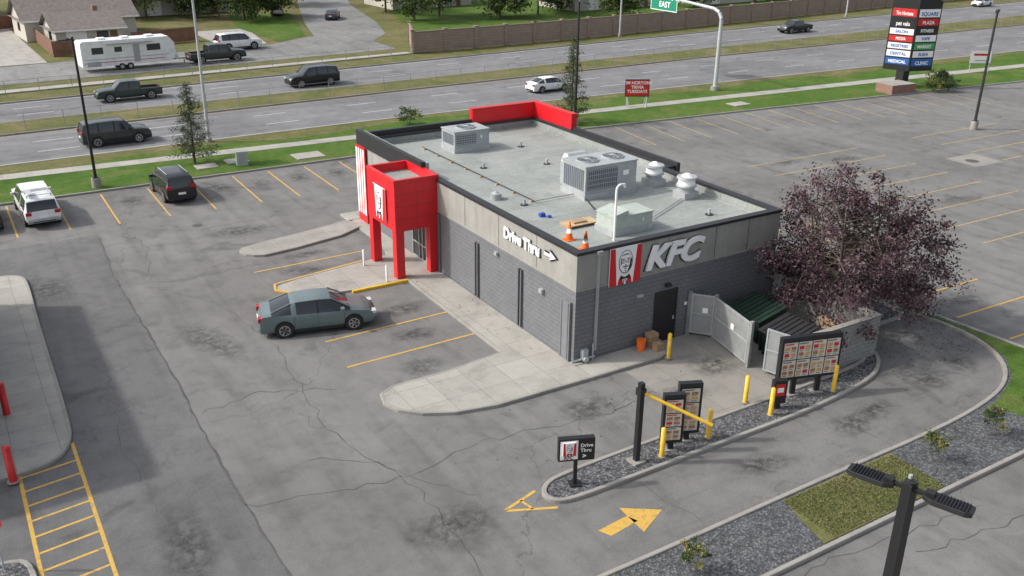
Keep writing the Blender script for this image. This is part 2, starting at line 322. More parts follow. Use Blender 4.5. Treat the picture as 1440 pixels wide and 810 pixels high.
for lo,hi,nl in ((n1,mn,3),(mf,r2,3)):
    for x in np.arange(-60,300,9.0):
        for j in range(1,nl):
            f=lambda X:interp(lo,X)+(interp(hi,X)-interp(lo,X))*j/nl
            line(g,(x,f(x)),(x+3,f(x+3)),'whp',.13,-.002)
    for off,kk in ((lo,.5),(hi,-.5)):
        for x in np.arange(-60,300,10.0): line(g,(x,interp(off,x)+kk),(x+10,interp(off,x+10)+kk),'whp' if off is n1 or off is r2 else 'yelf',.13,-.002)
g.obj("lane_markings",recalc=False)
g=MB(); top=[(x,interp(n1,x)-.15) for x in (-90,-60,-18,10,33,60,104,125)]
bt=[(x,y+.1) for x,y in cb]
g.prism(bt+top[::-1],-.05,.10,'grass'); g.obj("lawn",recalc=True)
g=MB(); kerb(g,cb); kerb(g,[(x,interp(n1,x)-.1) for x in range(-90,260,10)]); kerb(g,[(x,interp(mn,x)) for x in range(-90,300,10)]); kerb(g,[(x,interp(mf,x)) for x in range(-90,300,10)]); kerb(g,[(x,interp(r2,x)) for x in range(-90,300,10)])
g.obj("kerb")
g=MB(); g.prism([(x,interp(mn,x)+.08) for x in range(-90,300,10)]+[(x,interp(mf,x)-.08) for x in range(290,-100,-10)],-.05,.11,'grassd'); g.obj("median_grass")
sN=[(-90,42.1),(-18,42.1),(8,41.1),(29,39.9),(67,37.3),(125,33)]; sF=[(-90,43.6),(-18,43.5),(8,42.4),(30,41.2),(69,38.8),(125,34.5)]
g=MB(); g.prism(sN+sF[::-1],.0,.125,'concl'); 
g.obj("sidewalk")
g=MB(); g.prism([(x,interp(n1,x)-2.2-.8*math.sin(x*.3)) for x in range(-60,116,4)]+[(x,interp(n1,x)-.25) for x in range(115,-61,-5)],0,.106,'grassd'); g.obj("verge_dry_grass")
g=MB()
for x0,x1,y0,y1 in ((1.2,3.4,37.3,39.0),(-3.6,-2.0,38.6,39.9),(-5.9,-4.4,38.2,39.4),(44,46,35.6,37)):
    g.prism([(x0,y0),(x1,y0),(x1,y1),(x0,y1)],.0,.15,'concl')
g.obj("concrete_utility_pad")
g=MB(); g.prism([(-60,74.2),(-15,75.2),(31,79.3),(31,80.6),(-15,76.8),(-60,75.6)],-.04,.07,'concl'); g.obj("sidewalk")
g=MB(); g.flat([(-120,78),(-15,80.2),(20,83),(31.2,84),(31.5,92),(36,98),(40,110),(46,135),(60,175),(52,180),(38,140),(30,115),(26,100),(18,95),(-15,92),(-120,88)],-.03,'road2'); g.obj("street",recalc=False)
g=MB(); g.flat([(-17,92.5),(-9,93),(-10,130),(-16,140),(-26,140)],-.026,'concl'); g.flat([(12,95),(18,96),(20,112),(12,112)],-.026,'concl'); g.obj("driveway",recalc=False)
g=MB(); g.flat([(20,97),(25,101),(29,115),(32,128),(22,128),(19,113)],-.02,'grass'); g.flat([(38,84),(150,95),(150,130),(52,135),(44,110)],-.02,'grass'); g.obj("lawn",recalc=False)

# ------------------------------------------------------------------ islands and kerbs
ap=[(-.02,12),(-1.9,12),(-2.0,2.5),(-4.9,2.1),(-7.4,2.1)]+[(-8.05,1.75),(-8.25,1.0),(-8.0,.3),(-7.3,-.4),(-6.2,-.95),(-4.5,-1.3),(0,-1.35),(3.6,-1.35),(4.1,-1.2),(4.5,-.7),(4.7,-.02),(-.02,-.02)]
g=MB(); g.prism(ap,0,.13,'concl'); kerb(g,ap[1:-1],h=.137,w=.15,k='curb'); g.obj("walkway")
en=chaikin([(-.02,12.05),(-5.0,12.05),(-7.6,13.2),(-8.2,14.1),(-7.9,14.8),(-2.8,15.6),(-.9,16.0),(-.9,22.4),(-.02,22.4)],1,False)
g=MB(); g.prism(en,0,.10,'concl')
kerb(g,[(-5.0,12.05),(-1.9,12.02)],k='yelb',h=.14); line(g,(-8.05,14.9),(-2.9,15.75),'yel',.12,.108); kerb(g,[(-8.05,14.8),(-8.25,14.1),(-7.6,13.3),(-6.6,12.8)],k='yel',h=.125,w=.14)
g.obj("entrance_walkway")
i2=chaikin([(-8.2,20.4),(-7.9,19.6),(-6.9,19.1),(-.8,20.5),(-.8,22.6),(-2.7,21.9),(-7.8,20.95)],1,True)
g=MB(); g.prism(i2,0,.13,'conc'); kerb(g,i2,True,h=.137); g.obj("parking_island")
fs=[(-.9,22.4),(13.5,22.4),(13.5,24.0),(-.9,23.8)]
g=MB(); g.prism(fs,0,.12,'concl'); g.prism([(12.4,8),(13.6,8),(13.6,22.38),(12.4,22.38)],0,.12,'conc'); g.obj("walkway")
loop=[(-6.25,-7.2),(-5.9,-6.75),(-5.2,-6.5),(-1.5,-6.4),(5,-6.4),(9.6,-6.3),(10.9,-6.1),(11.3,-5.9),(11.9,-5.6),(12.0,-3.9),(12.1,1),(16.4,1),(17.0,-3.4),(16.2,-3.9),(14.6,-3.9),(13.3,-4.2),(12.5,-5.2),(11.8,-6.3),(10.6,-7.1),(8.9,-7.5),(5.6,-7.8),(.8,-7.8),(-3.4,-7.85),(-5.4,-7.85),(-6.05,-7.7)]
bedp=chaikin(loop,2,True)
g=MB(); g.prism(bedp,0,.09,'grav'); kerb(g,bedp,True,w=.17,h=.14); g.obj("gravel_bed")
oc=chaikin([(-16,-11.4),(-6.5,-11.45),(2.6,-11.3),(9.3,-11.3),(13,-10.9),(15.0,-10.2),(16.5,-9.0),(17.4,-7.2),(17.5,-5.2),(17.1,-3.7),(16.9,-2.5)],2)
o2=[(17.8,-3.2),(18.0,-5),(18.3,-8.8),(19.2,-13),(20,-13.9),(-16,-13.9)]
g=MB(); g.prism(oc+o2,0,.085,'gravl'); kerb(g,oc,w=.17,h=.14); kerb(g,[(16.9,-2.5),(17.5,-2.5),(17.8,-3.2),(18.0,-5),(18.3,-8.8),(19.2,-13),(20,-13.9),(-16,-13.9),(-16,-11.4)],w=.17,h=.14); g.obj("landscape_strip")
g=MB(); g.prism([(.4,-11.5),(5.9,-11.45),(5.7,-13.75),(-.2,-13.75)],.05,.105,'grassd')
g.prism([(17.55,-3.6),(17.75,-5.2),(18.15,-8.9),(19.0,-12.9),(18.7,-13.75),(13.0,-13.75),(12.2,-11.3),(13.1,-11.05),(15.2,-10.3),(16.7,-9.05),(17.55,-7.25),(17.65,-5.2),(17.3,-3.7)],.05,.105,'grass'); g.obj("lawn")
g=MB(); g.flat([(4.8,-.05),(12,-.05),(12,-5.6),(9,-6.3),(1.6,-6.3),(1.6,-1.6),(4.2,-1.5)],.01,'pad'); g.obj("concrete_pad",recalc=False)
il=chaikin([(-22.2,23),(-19.9,22.9),(-18.9,22.5),(-18.75,21.1),(-18.9,16.4),(-19.0,5.6),(-19.2,4.2),(-19.8,3.2),(-21,2.95),(-22.2,2.95)],2)
g=MB(); g.prism(il,0,.13,'concl'); kerb(g,il[1:-1],h=.138); g.obj("walkway")
g=MB()
for x in (-21.2,-18.4,-15.6): line(g,(x,29.2),(x,35.9))
for x in (-12.85,-9.9,-7.1,-4.15,-1.6,1.1,3.8): line(g,(x-.05,28.9),(x,35.7))
for y,x0,x1 in ((7.5,-8.2,-2.0),(4.75,-8.3,-2.05),(17.2,-8.4,-2.1)): line(g,(x0,y),(x1,y+.15))
for x in np.arange(8.9,70,2.85):
    y=interp(cb,x); line(g,(x,y-.3),(x-.6-.012*x,y-7.0),'yelf')
for y in np.arange(-10.4,20.5,2.72): line(g,(29.6,y),(41.5,y-.2),'yelf')
for y in np.arange(-16,20.5,2.72): line(g,(48.5,y),(60,y-.2),'yelf')
for y in (-2.6,-5.25,-7.95,-10.7): line(g,(18.8,y),(24.2,y-.15),'yel')
for y in (2.7,5.4,8.1,10.8,13.5): line(g,(18.9,y),(24.2,y-.15),'yelf')
line(g,(-20.95,3.2),(-20.95,-8),'yel',.12); line(g,(-19.1,4.3),(-19.1,-8),'yel',.12)
for y in np.arange(2.8,-8,-.92): line(g,(-20.9,y),(-19.15,y-.12+.35),'yel',.1,.0085)
g.add([(-5.75,-9.55,.009),(-5.55,-9.98,.009),(-4.35,-9.80,.009),(-4.50,-9.42,.009)],[(0,1,2,3)],'yel')
g.add([(-4.45,-8.95,.009),(-4.55,-10.35,.009),(-3.3,-9.75,.009)],[(0,1,2)],'yel')
line(g,(-7.7,-7.15),(-6.3,-6.75),'yel',.12); line(g,(-7.7,-7.2),(-6.15,-7.9),'yel',.12); line(g,(-7.0,-6.95),(-6.9,-7.55),'yel',.1)
g.obj("parking_markings",recalc=False)

# ------------------------------------------------------------------ restaurant
B=empty("restaurant_building")
fp=[(0,0),(11.6,0),(11.6,8.3),(12.3,8.3),(12.3,22.2),(0,22.2)]
def inset(p,d):
    n=len(p); out=[]
    for i in range(n):
        a=Vector(p[i-1]);b=Vector(p[i]);c=Vector(p[(i+1)%n])
        e1=(b-a).normalized();e2=(c-b).normalized(); n1_=Vector((-e1.y,e1.x));n2_=Vector((-e2.y,e2.x))
        out.append((b.x+(n1_.x+n2_.x)*d,b.y+(n1_.y+n2_.y)*d))
    return out
g=MB(); g.prism(inset(fp,.02),0,3.4,'brick'); g.obj("lower_walls",parent=B)
g=MB(); g.ring(fp,inset(fp,.28),3.4,5.0,'stuc','roof','roof'); g.flat(inset(fp,.28)[::1],4.62,'roof')
g.box(-.025,11.62,-.03,0,3.4,3.48,'stuc'); g.box(-.03,0,0,22.2,3.4,3.48,'stuc')
g.obj("upper_walls_and_roof",parent=B)
g=MB(); g.ring(inset(fp,-.05),inset(fp,.31),5.0,5.13,'blackm','blackm','blackm')
g.ring(inset(fp,.285),inset(fp,.45),4.62,4.68,'roof','roof','roof'); g.obj("parapet_cap",parent=B)
g=MB()
for y in (3.0,6.2,9.4): g.box(-.006,.0,y-.012,y+.012,3.5,4.99,'blackm')
for x in (7.6,9.6): g.box(x-.012,x+.012,-.006,0,3.5,4.99,'blackm')
for y in (8.2,4.25):
    g.box(-.09,.0,y-.16,y-.07,.2,3.0,'fin'); g.box(-.09,.0,y+.07,y+.16,.2,3.0,'fin'); g.box(-.03,0,y-.07,y+.07,.2,3.0,'blackm')
g.box(-.10,0,.25,.95,.15,2.85,'finl'); g.box(-.115,-.10,.33,.39,.2,2.8,'fin'); g.box(-.115,-.10,.80,.86,.2,2.8,'fin')
g.box(-.06,0,12.05,12.28,.1,3.3,'fin')
g.box(1.02,1.12,-.1,0,.5,5.0,'hvac'); g.box(.95,1.2,-.16,0,4.85,5.05,'hvac')
g.box(4.35,5.5,-.03,0,0.02,2.4,'black'); g.box(4.28,4.35,-.05,0,0,2.47,'blackm'); g.box(5.5,5.57,-.05,0,0,2.47,'blackm'); g.box(4.35,5.5,-.05,0,2.4,2.47,'blackm'); g.box(5.36,5.42,-.09,-.03,1.0,1.15,'galv')
g.box(3.2,3.5,-.14,0,2.5,2.62,'galv'); g.box(6.05,6.2,-.03,0,1.5,1.65,'white'); g.box(4.8,5.05,-.2,0,2.68,2.8,'blackm')
g.box(.35,.62,-.22,0,.25,.72,'hvac'); g.cyl((.2,-.15,.3),(1.0,-.15,.3),.05,k='galv'); g.cyl((.48,-.3,.3),(.48,-.05,.3),.13,k='galv'); g.cyl((.9,-.15,.1),(.9,-.15,.9),.04,k='galv'); g.cyl((-.2,-.15,.3),(.2,-.15,.3),.04,k='galv')
g.box(-.14,0,2.35,2.6,2.5,2.68,'galv'); g.box(-.14,0,6.2,6.4,3.0,3.15,'galv')
g.obj("wall_fittings",parent=B)
g=MB(); g.box(-.10,.16,13.9,22.5,4.75,5.62,'blackm'); g.box(.16,.36,13.9,22.2,4.75,5.55,'roof'); g.box(.16,7.6,22.2,22.46,4.75,5.42,'blackm'); g.box(12.3,12.5,8.1,17.9,4.7,5.3,'blackm')
g.obj("black_fascia",parent=B)
g=MB(); g.box(7.6,12.62,22.2,22.5,.1,6.05,'red'); g.box(12.32,12.62,17.9,22.2,.1,6.05,'red'); g.box(7.62,12.3,22.12,22.2,5.13,6.03,'red'); g.box(12.22,12.32,17.9,22.12,5.13,6.03,'red')
g.box(7.6,12.64,22.1,22.52,6.05,6.09,'redp')
g.box(12.2,12.64,17.88,22.1,6.05,6.09,'redp')
g.box(-.17,-.1,21.2,22.5,.1,4.74,'red')
for y in (21.28,21.62,21.96,22.28): g.box(-.185,-.17,y,y+.19,.6,4.6,'white')
g.obj("red_panels",parent=B)
T=[(-2.4,12.3),(0.0,12.3),(0.0,15.7),(-2.4,15.7)]
g=MB(); g.ring(T,inset(T,.18),2.65,5.35,'red','red','red'); g.flat(T,2.65,'red'); g.flat(inset(T,.18),4.9,'roof')
g.box(0,.1,12.3,15.7,5.14,5.35,'red')
for x,y in ((-2.38,12.32),(-.47,12.32),(-2.38,15.22)): g.box(x,x+.45,y,y+.46,.1,2.65,'red')
for z in (3.3,3.95,4.6): g.box(-2.404,-2.4,12.31,15.69,z,z+.012,'blackm'); g.box(-2.39,0,12.296,12.3,z,z+.012,'blackm')
g.box(-1.2,-1.188,12.296,12.3,2.66,5.2,'blackm')
g.box(-2.42,.0,12.28,12.3,5.22,5.36,'redp'); g.box(-2.42,-2.4,12.28,15.72,5.22,5.36,'redp')
g.obj("entrance_tower",parent=B,bevel=.01)
g=MB(); g.box(-.05,-.02,12.8,15.2,.13,2.6,'glass')
for y in (12.78,13.55,13.98,14.4,15.18): g.box(-.09,-.05,y,y+.07,.13,2.6,'galv')
for z in (.13,.95,2.15,2.56): g.box(-.085,-.05,12.85,15.18,z,z+.06,'galv')
g.obj("entrance_doors",parent=B)
def logo(name,w,h,loc,rz,parent):
    g=MB(); g.box(0,w,-.05,.0,0,h,'white')
    def P(pts,k,dd): g.add([(x*w,-.05-dd,z*h) for x,z in pts],[tuple(range(len(pts)))],k)
    P([(.0,.0),(.24,.0),(.15,1),(0,1)],'red',.004); P([(.76,0),(1,0),(1,1),(.85,1)],'red',.004)
    el=lambda cx,cz,a,b,n=20,t0=0,t1=2*math.pi:[(cx+a*math.cos(t0+(t1-t0)*i/(n-(0 if t1-t0>6 else 1))),cz+b*math.sin(t0+(t1-t0)*i/(n-(0 if t1-t0>6 else 1)))) for i in range(n)]
    P([(.27,0),(.73,0),(.70,.16),(.60,.27),(.40,.27),(.30,.16)],'red',.004); P([(.40,.27),(.60,.27),(.56,.0),(.44,.0)],'white',.006)
    P(el(.5,.60,.225,.315),'black',.008); P(el(.5,.605,.205,.295),'white',.010)
    P([(.66,.72),(.70,.62),(.68,.46),(.60,.34),(.55,.31),(.60,.42),(.635,.55)],'black',.013)
    P([(.335,.70),(.355,.74),(.36,.55),(.33,.50)],'black',.013)
    P([(.34,.76),(.42,.81),(.55,.82),(.66,.76),(.56,.79),(.44,.785)],'black',.013)
    P([(.365,.69),(.47,.695),(.46,.672),(.37,.665)],'black',.013); P([(.53,.695),(.635,.69),(.63,.665),(.54,.672)],'black',.013)
    for cx in (.42,.58):
        P(el(cx,.61,.068,.048,14),'black',.013); P(el(cx,.61,.052,.034,14),'white',.015); P(el(cx,.612,.017,.017,8),'black',.017)
    P([(.48,.625),(.52,.625),(.52,.612),(.48,.612)],'black',.013)
    P([(.475,.53),(.525,.53),(.535,.505),(.465,.505)],'black',.013)
    P([(.38,.475),(.44,.495),(.5,.485),(.56,.495),(.62,.475),(.56,.465),(.5,.455),(.44,.465)],'black',.013)
    P([(.44,.435),(.56,.435),(.53,.415),(.47,.415)],'black',.013)
    P([(.475,.385),(.525,.385),(.50,.315)],'black',.013)
    P([(.34,.245),(.485,.20),(.485,.165),(.35,.11)],'black',.013); P([(.66,.245),(.515,.20),(.515,.165),(.65,.11)],'black',.013); P([(.485,.2),(.515,.2),(.515,.16),(.485,.16)],'black',.013)
    P([(.47,.16),(.49,.16),(.46,.0),(.42,.0)],'black',.012); P([(.51,.16),(.53,.16),(.58,.0),(.54,.0)],'black',.012)
    o=g.obj(name,loc,rz,parent,recalc=False); return o
logo("logo_sign",1.65,1.68,(1.62,-.05,3.32),0,B)
logo("logo_sign_tower",1.5,1.75,(-2.46,14.75,2.95),-math.pi/2,B)
text("letters_wall",'KFC',(3.50,-.11,3.74),(R(90),0,0),1.42,'white',.05,B,.055,.30,1.16)
text("letters_wall_backing",'KFC',(3.50,-.035,3.72),(R(90),0,0),1.42,'black',.02,B,.085,.30,1.16)
text("letters_drive_thru",'Drive Thru',(-.07,5.62,4.12),(R(90),0,-R(90)),.70,'white',.03,B,.026,0,.93)
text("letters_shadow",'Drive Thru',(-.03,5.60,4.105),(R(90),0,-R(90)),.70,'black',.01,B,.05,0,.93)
g=MB(); g.add([(-.09,2.28,4.36),(-.09,2.28,4.50),(-.09,1.85,4.50),(-.09,1.85,4.63),(-.09,1.4,4.43),(-.09,1.85,4.23),(-.09,1.85,4.36)],[tuple(range(7))],'white')
g.add([(-.04,2.33,4.31),(-.04,2.33,4.55),(-.04,1.90,4.55),(-.04,1.90,4.72),(-.04,1.30,4.43),(-.04,1.90,4.14),(-.04,1.90,4.31)],[tuple(range(7))],'black'); g.obj("arrow_sign",parent=B,recalc=False)

# ------------------------------------------------------------------ rooftop equipment
Z=4.62
def rtu(name,x0,x1,y0,y1,h,fans=1,k='hvac',coil=True):
    g=MB(); g.box(x0-.05,x1+.05,y0-.05,y1+.05,Z,Z+.28,'galv'); g.box(x0,x1,y0,y1,Z+.28,Z+h,k); g.box(x0-.04,x1+.04,y0-.04,y1+.04,Z+h,Z+h+.05,k)
    if coil:
        g.box(x0+.12,x0+(x1-x0)*.62,y0-.015,y0,Z+.45,Z+h-.15,'coil')
        n=int((x1-x0)*.62/.12)
        for i in range(n): xx=x0+.14+i*.12; g.box(xx,xx+.02,y0-.03,y0-.015,Z+.45,Z+h-.15,'galv')
        for j in range(5): zz=Z+.5+j*(h-.7)/4; g.box(x0+.12,x0+(x1-x0)*.62,y0-.032,y0-.03,zz,zz+.03,'galv')
        g.box(x0-.015,x0,y0+.15,y1-.15,Z+.45,Z+h-.15,'coil')
        n=int((y1-y0-.3)/.16)
        for i in range(n): yy=y0+.2+i*.16; g.box(x0-.03,x0-.015,yy,yy+.02,Z+.45,Z+h-.15,'galv')
    g.box(x1-(x1-x0)*.3,x1-.08,y0-.012,y0,Z+.4,Z+h-.12,k); g.box(x1-(x1-x0)*.3+.1,x1-.5,y0-.02,y0-.012,Z+h*.6,Z+h*.75,'white')
    for i in range(fans):
        cx=x0+(x1-x0)*(i+.5)/fans if fans>1 else (x0+x1)/2; cy=(y0+y1)/2; r=min((x1-x0)/fans,(y1-y0))*.36
        g.cyl((cx,cy,Z+h+.05),(cx,cy,Z+h+.12),r,k='galv',n=24); g.cyl((cx,cy,Z+h+.12),(cx,cy,Z+h+.125),r*.92,k='coil',n=24)
        for a in range(12):
            t=a*math.pi/6; g.box(0,r*.95,-.01,.01,0,.02,'galv',Matrix.Translation((cx,cy,Z+h+.13))@Matrix.Rotation(t,4,'Z'))
        g.cyl((cx,cy,Z+h+.13),(cx,cy,Z+h+.16),r*.25,k='galv')
    return g.obj(name,bevel=.012)
rtu("rooftop_hvac_unit",5.35,8.5,6.9,8.9,1.65,2)
rtu("rooftop_hvac_unit",4.1,6.4,18.0,19.6,1.2,1)
g=MB(); g.box(6.0,7.6,8.98,10.0,Z,Z+1.2,'hvac'); g.add([(6.0,8.98,Z+1.2),(7.6,8.98,Z+1.2),(7.6,10.0,Z+1.2),(6.0,10.0,Z+1.2),(6.2,9.7,Z+1.6),(7.4,9.7,Z+1.6),(7.4,10.0,Z+1.6),(6.2,10.0,Z+1.6)],[(0,1,5,4),(1,2,6,5),(2,3,7,6),(3,0,4,7),(4,5,6,7)],'galv'); g.obj("makeup_air_unit",bevel=.01)
rtu("rooftop_condenser",3.3,5.5,1.95,3.2,.85,0,'hvacg',False)
g=MB(); g.add([(3.3,1.95,Z+.91),(4.1,1.95,Z+.91),(4.1,3.2,Z+.91),(3.3,3.2,Z+.91),(3.3,1.95,Z+.95),(4.1,1.95,Z+1.12),(4.1,3.2,Z+1.12),(3.3,3.2,Z+.95)],[(4,5,6,7),(0,1,5,4),(1,2,6,5),(2,3,7,6),(3,0,4,7)],'hvacg'); g.obj("condenser_hood")
g=MB(); g.box(2.2,3.9,3.7,4.5,Z+.1,Z+.14,'wood'); g.box(2.25,2.35,3.7,4.5,Z,Z+.1,'wood'); g.box(3.7,3.8,3.7,4.5,Z,Z+.1,'wood'); g.box(2.6,3.3,3.9,4.3,Z+.14,Z+.22,'card'); g.obj("plywood_pallet")
for x,y in ((10.1,7.4),(10.1,4.9)):
    g=MB(); g.box(x-.45,x+.45,y-.45,y+.45,Z,Z+.35,'galv'); g.cyl((x,y,Z+.35),(x,y,Z+.6),.42,.42,'hvac',20); g.cyl((x,y,Z+.6),(x,y,Z+.68),.52,.5,'galv',20); g.cyl((x,y,Z+.68),(x,y,Z+1.0),.44,.40,'white',20); g.cyl((x,y,Z+1.0),(x,y,Z+1.08),.52,.5,'galv',20); g.cyl((x,y,Z+1.08),(x,y,Z+1.22),.3,.12,'white',20); g.obj("exhaust_fan",smooth=35)
g=MB(); g.tube([(3.1,1.6,Z),(3.1,1.6,Z+2.3),(3.15,1.6,Z+2.42),(3.3,1.6,Z+2.5),(3.5,1.6,Z+2.48),(3.55,1.6,Z+2.35)],[.055]*6,'white',10); g.obj("vent_pipe",smooth=50)
g=MB(); g.cyl((1.7,9.3,Z),(1.7,9.3,Z+.3),.28,k='galv',n=16); g.cyl((1.7,9.3,Z+.3),(1.7,9.3,Z+.42),.2,.05,'galv',16); g.obj("roof_vent",smooth=40)
g=MB()
for x,y in ((2.4,7.8),(7.5,13.5),(9.8,12.2),(4,14.5),(9.2,2.2),(8.3,17.5)): g.cyl((x,y,Z),(x,y,Z+.3),.07,k='galv'); g.cyl((x,y,Z),(x,y,Z+.03),.2,k='blackm')
for i in range(0,22,3):
    y=8.0+i*.55; g.box(2.9,3.1,y,y+.12,Z,Z+.08,'wood')
g.cyl((3.0,7.8,Z+.10),(3.0,20,Z+.10),.025,k='blackm'); g.cyl((3.0,7.8,Z+.12),(5.35,7.8,Z+.12),.03,k='galv'); g.cyl((4.0,3.3,Z+.1),(5.4,6.9,Z+.1),.03,k='blackm')
g.cyl((6.4,3,Z+.1),(9.6,4.6,Z+.1),.03,k='galv'); g.obj("roof_pipes")
g=MB(); g.box(2.05,2.3,5.8,6.0,Z,Z+.18,'blue'); g.cyl((2.4,5.6,Z),(2.4,5.6,Z+.12),.09,k='blue'); g.obj("blue_container")
def cone(x,y,z,s=1):
    g=MB(); g.box(x-.2*s,x+.2*s,y-.2*s,y+.2*s,z,z+.04,'orange')
    for a,b,k in ((0,.35,'orange'),(.35,.6,'white'),(.6,1,'orange')):
        r=lambda t:.15*(1-t)+.03*t
        g.cyl((x,y,z+.04+a*.7*s),(x,y,z+.04+b*.7*s),r(a)*s,r(b)*s,k,16,cap=(b==1))
    g.obj("traffic_cone",smooth=50)
cone(1.45,2.65,Z,1.15); cone(1.35,1.3,Z+.0,1.15)

# ------------------------------------------------------------------ dumpster corral
K=empty("dumpster_enclosure")
g=MB(); g.box(6.9,11.9,-5.95,-5.75,0,1.95,'corr'); g.box(11.7,11.9,-5.75,1.0,0,1.95,'corr'); g.box(6.86,11.94,-5.99,-5.71,1.95,2.02,'conc' ); g.box(11.66,11.94,-5.71,1.0,1.95,2.02,'conc'); g.obj("walls",parent=K)
def gate(name,a,b,h0=.15,h1=2.05):
    dx,dy=b[0]-a[0],b[1]-a[1]; L=math.hypot(dx,dy); g=MB()
    g.box(0,L,-.02,.02,h0,h1,'gate')
    for x in (0,L-.07): g.box(x,x+.07,-.045,.045,h0,h1+.02,'hvac')
    for z in (h0,h1-.05,(h0+h1)/2): g.box(.07,L-.07,-.04,-.02,z,z+.06,'hvac'); g.box(.07,L-.07,.02,.04,z,z+.06,'hvac')
    g.box(L*.5,L*.5+.25,.045,.05,1.2,1.45,'white'); g.box(L*.5,L*.5+.25,-.05,-.045,1.2,1.45,'white')
    g.obj(name,(a[0],a[1],0),math.atan2(dy,dx),K)
gate("gate_1",(6.35,-.15),(7.0,-.95)); gate("gate_2",(6.95,-1.1),(6.35,-3.75)); gate("gate_3",(6.55,-4.55),(6.95,-5.85))
g=MB()
for x,y in ((7.05,-1.0),(6.35,-3.85),(6.95,-5.9),(6.3,-.1)): g.box(x-.07,x+.07,y-.07,y+.07,0,2.15,'gate')
g.obj("posts",parent=K)
def dumpster(x,y,rz,k='bin',lid='binb'):
    g=MB(); w,l,h=1.7,2.0,1.35
    g.add([(-l/2,-w/2+.15,.15),(l/2,-w/2+.15,.15),(l/2,w/2-.05,.15),(-l/2,w/2-.05,.15),(-l/2,-w/2,1.1),(l/2,-w/2,1.1),(l/2,w/2,1.5),(-l/2,w/2,1.5)],[(0,3,2,1),(0,1,5,4),(1,2,6,5),(2,3,7,6),(3,0,4,7)],k)
    for s in (-1,1):
        x0=0.03 if s>0 else -l/2-.04; x1=l/2+.04 if s>0 else -.03
        g.add([(x0,-w/2-.06,1.12),(x1,-w/2-.06,1.12),(x1,w/2+.02,1.54),(x0,w/2+.02,1.54),(x0,-w/2-.06,1.17),(x1,-w/2-.06,1.17),(x1,w/2+.02,1.59),(x0,w/2+.02,1.59)],[(0,3,2,1),(4,5,6,7),(0,1,5,4),(1,2,6,5),(2,3,7,6),(3,0,4,7)],lid)
        for q in (.25,.5,.75):
            xx=x0+(x1-x0)*q; g.add([(xx-.03,-w/2,1.19),(xx+.03,-w/2,1.19),(xx+.03,w/2,1.60),(xx-.03,w/2,1.60),(xx-.03,-w/2,1.22),(xx+.03,-w/2,1.22),(xx+.03,w/2,1.63),(xx-.03,w/2,1.63)],[(4,5,6,7),(0,1,5,4),(1,2,6,5),(2,3,7,6),(3,0,4,7)],lid)
        g.box(s*(l/2)+(0 if s>0 else -.1),s*(l/2)+(.1 if s>0 else 0),-.5,.5,.65,.78,k)
    for a in (-.8,.8):
        for b in (-.6,.6): g.cyl((a-.04,b,.08),(a+.04,b,.08),.08,k='tire')
    for a in (-.9,-.3,.3,.9): g.box(a-.03,a+.03,-w/2-.0,-w/2+.1,.2,1.05,k)
    g.obj("dumpster",(x,y,0),rz)
dumpster(9.0,-1.6,R(-90),'bin','bin'); dumpster(8.5,-4.1,R(-90)); 
g=MB(); g.box(10.3,10.36,-4.9,-4.0,.02,1.7,'card'); g.box(10.4,11.5,-5.6,-5.3,.02,1.2,'card'); g.obj("cardboard")
g=MB()
for i in range(3): g.box(5.72,6.2,-.5,-.12,.02+i*.22,.21+i*.22,'card')
g.box(5.75,6.15,-.95,-.6,.02,.35,'card'); g.obj("cardboard_boxes_stack",(-2.0,-.05,.12)) 
g=MB(); g.cyl((3.3,-.45,.13),(3.3,-.45,.6),.17,.21,'orange',16); g.cyl((3.3,-.45,.6),(3.3,-.45,.63),.22,k='orange',n=16); g.obj("orange_bucket")

def bollard(x,y,h=1.15,r=.09,k='yelb'):
    g=MB(); g.cyl((0,0,0),(0,0,h),r,k=k,n=14); g.cyl((0,0,h),(0,0,h+.04),r,r*.55,k,14); g.cyl((0,0,0),(0,0,.03),r*1.6,k='curb',n=14); g.obj("bollard",(x,y,.08),smooth=40)
for x,y in ((3.9,-1.6),(4.0,-6.1),(4.15,-7.3),(.95,-7.3),(-1.35,-7.4),(7.75,-7.25)): bollard(x,y)
bollard(-20.9,7.5,1.35,.13,'redp'); bollard(-21.15,2.6,1.35,.13,'redp')
bollard(-3.1,15.0,.9,.05,'white'); bollard(-3.0,12.3,.9,.05,'white')

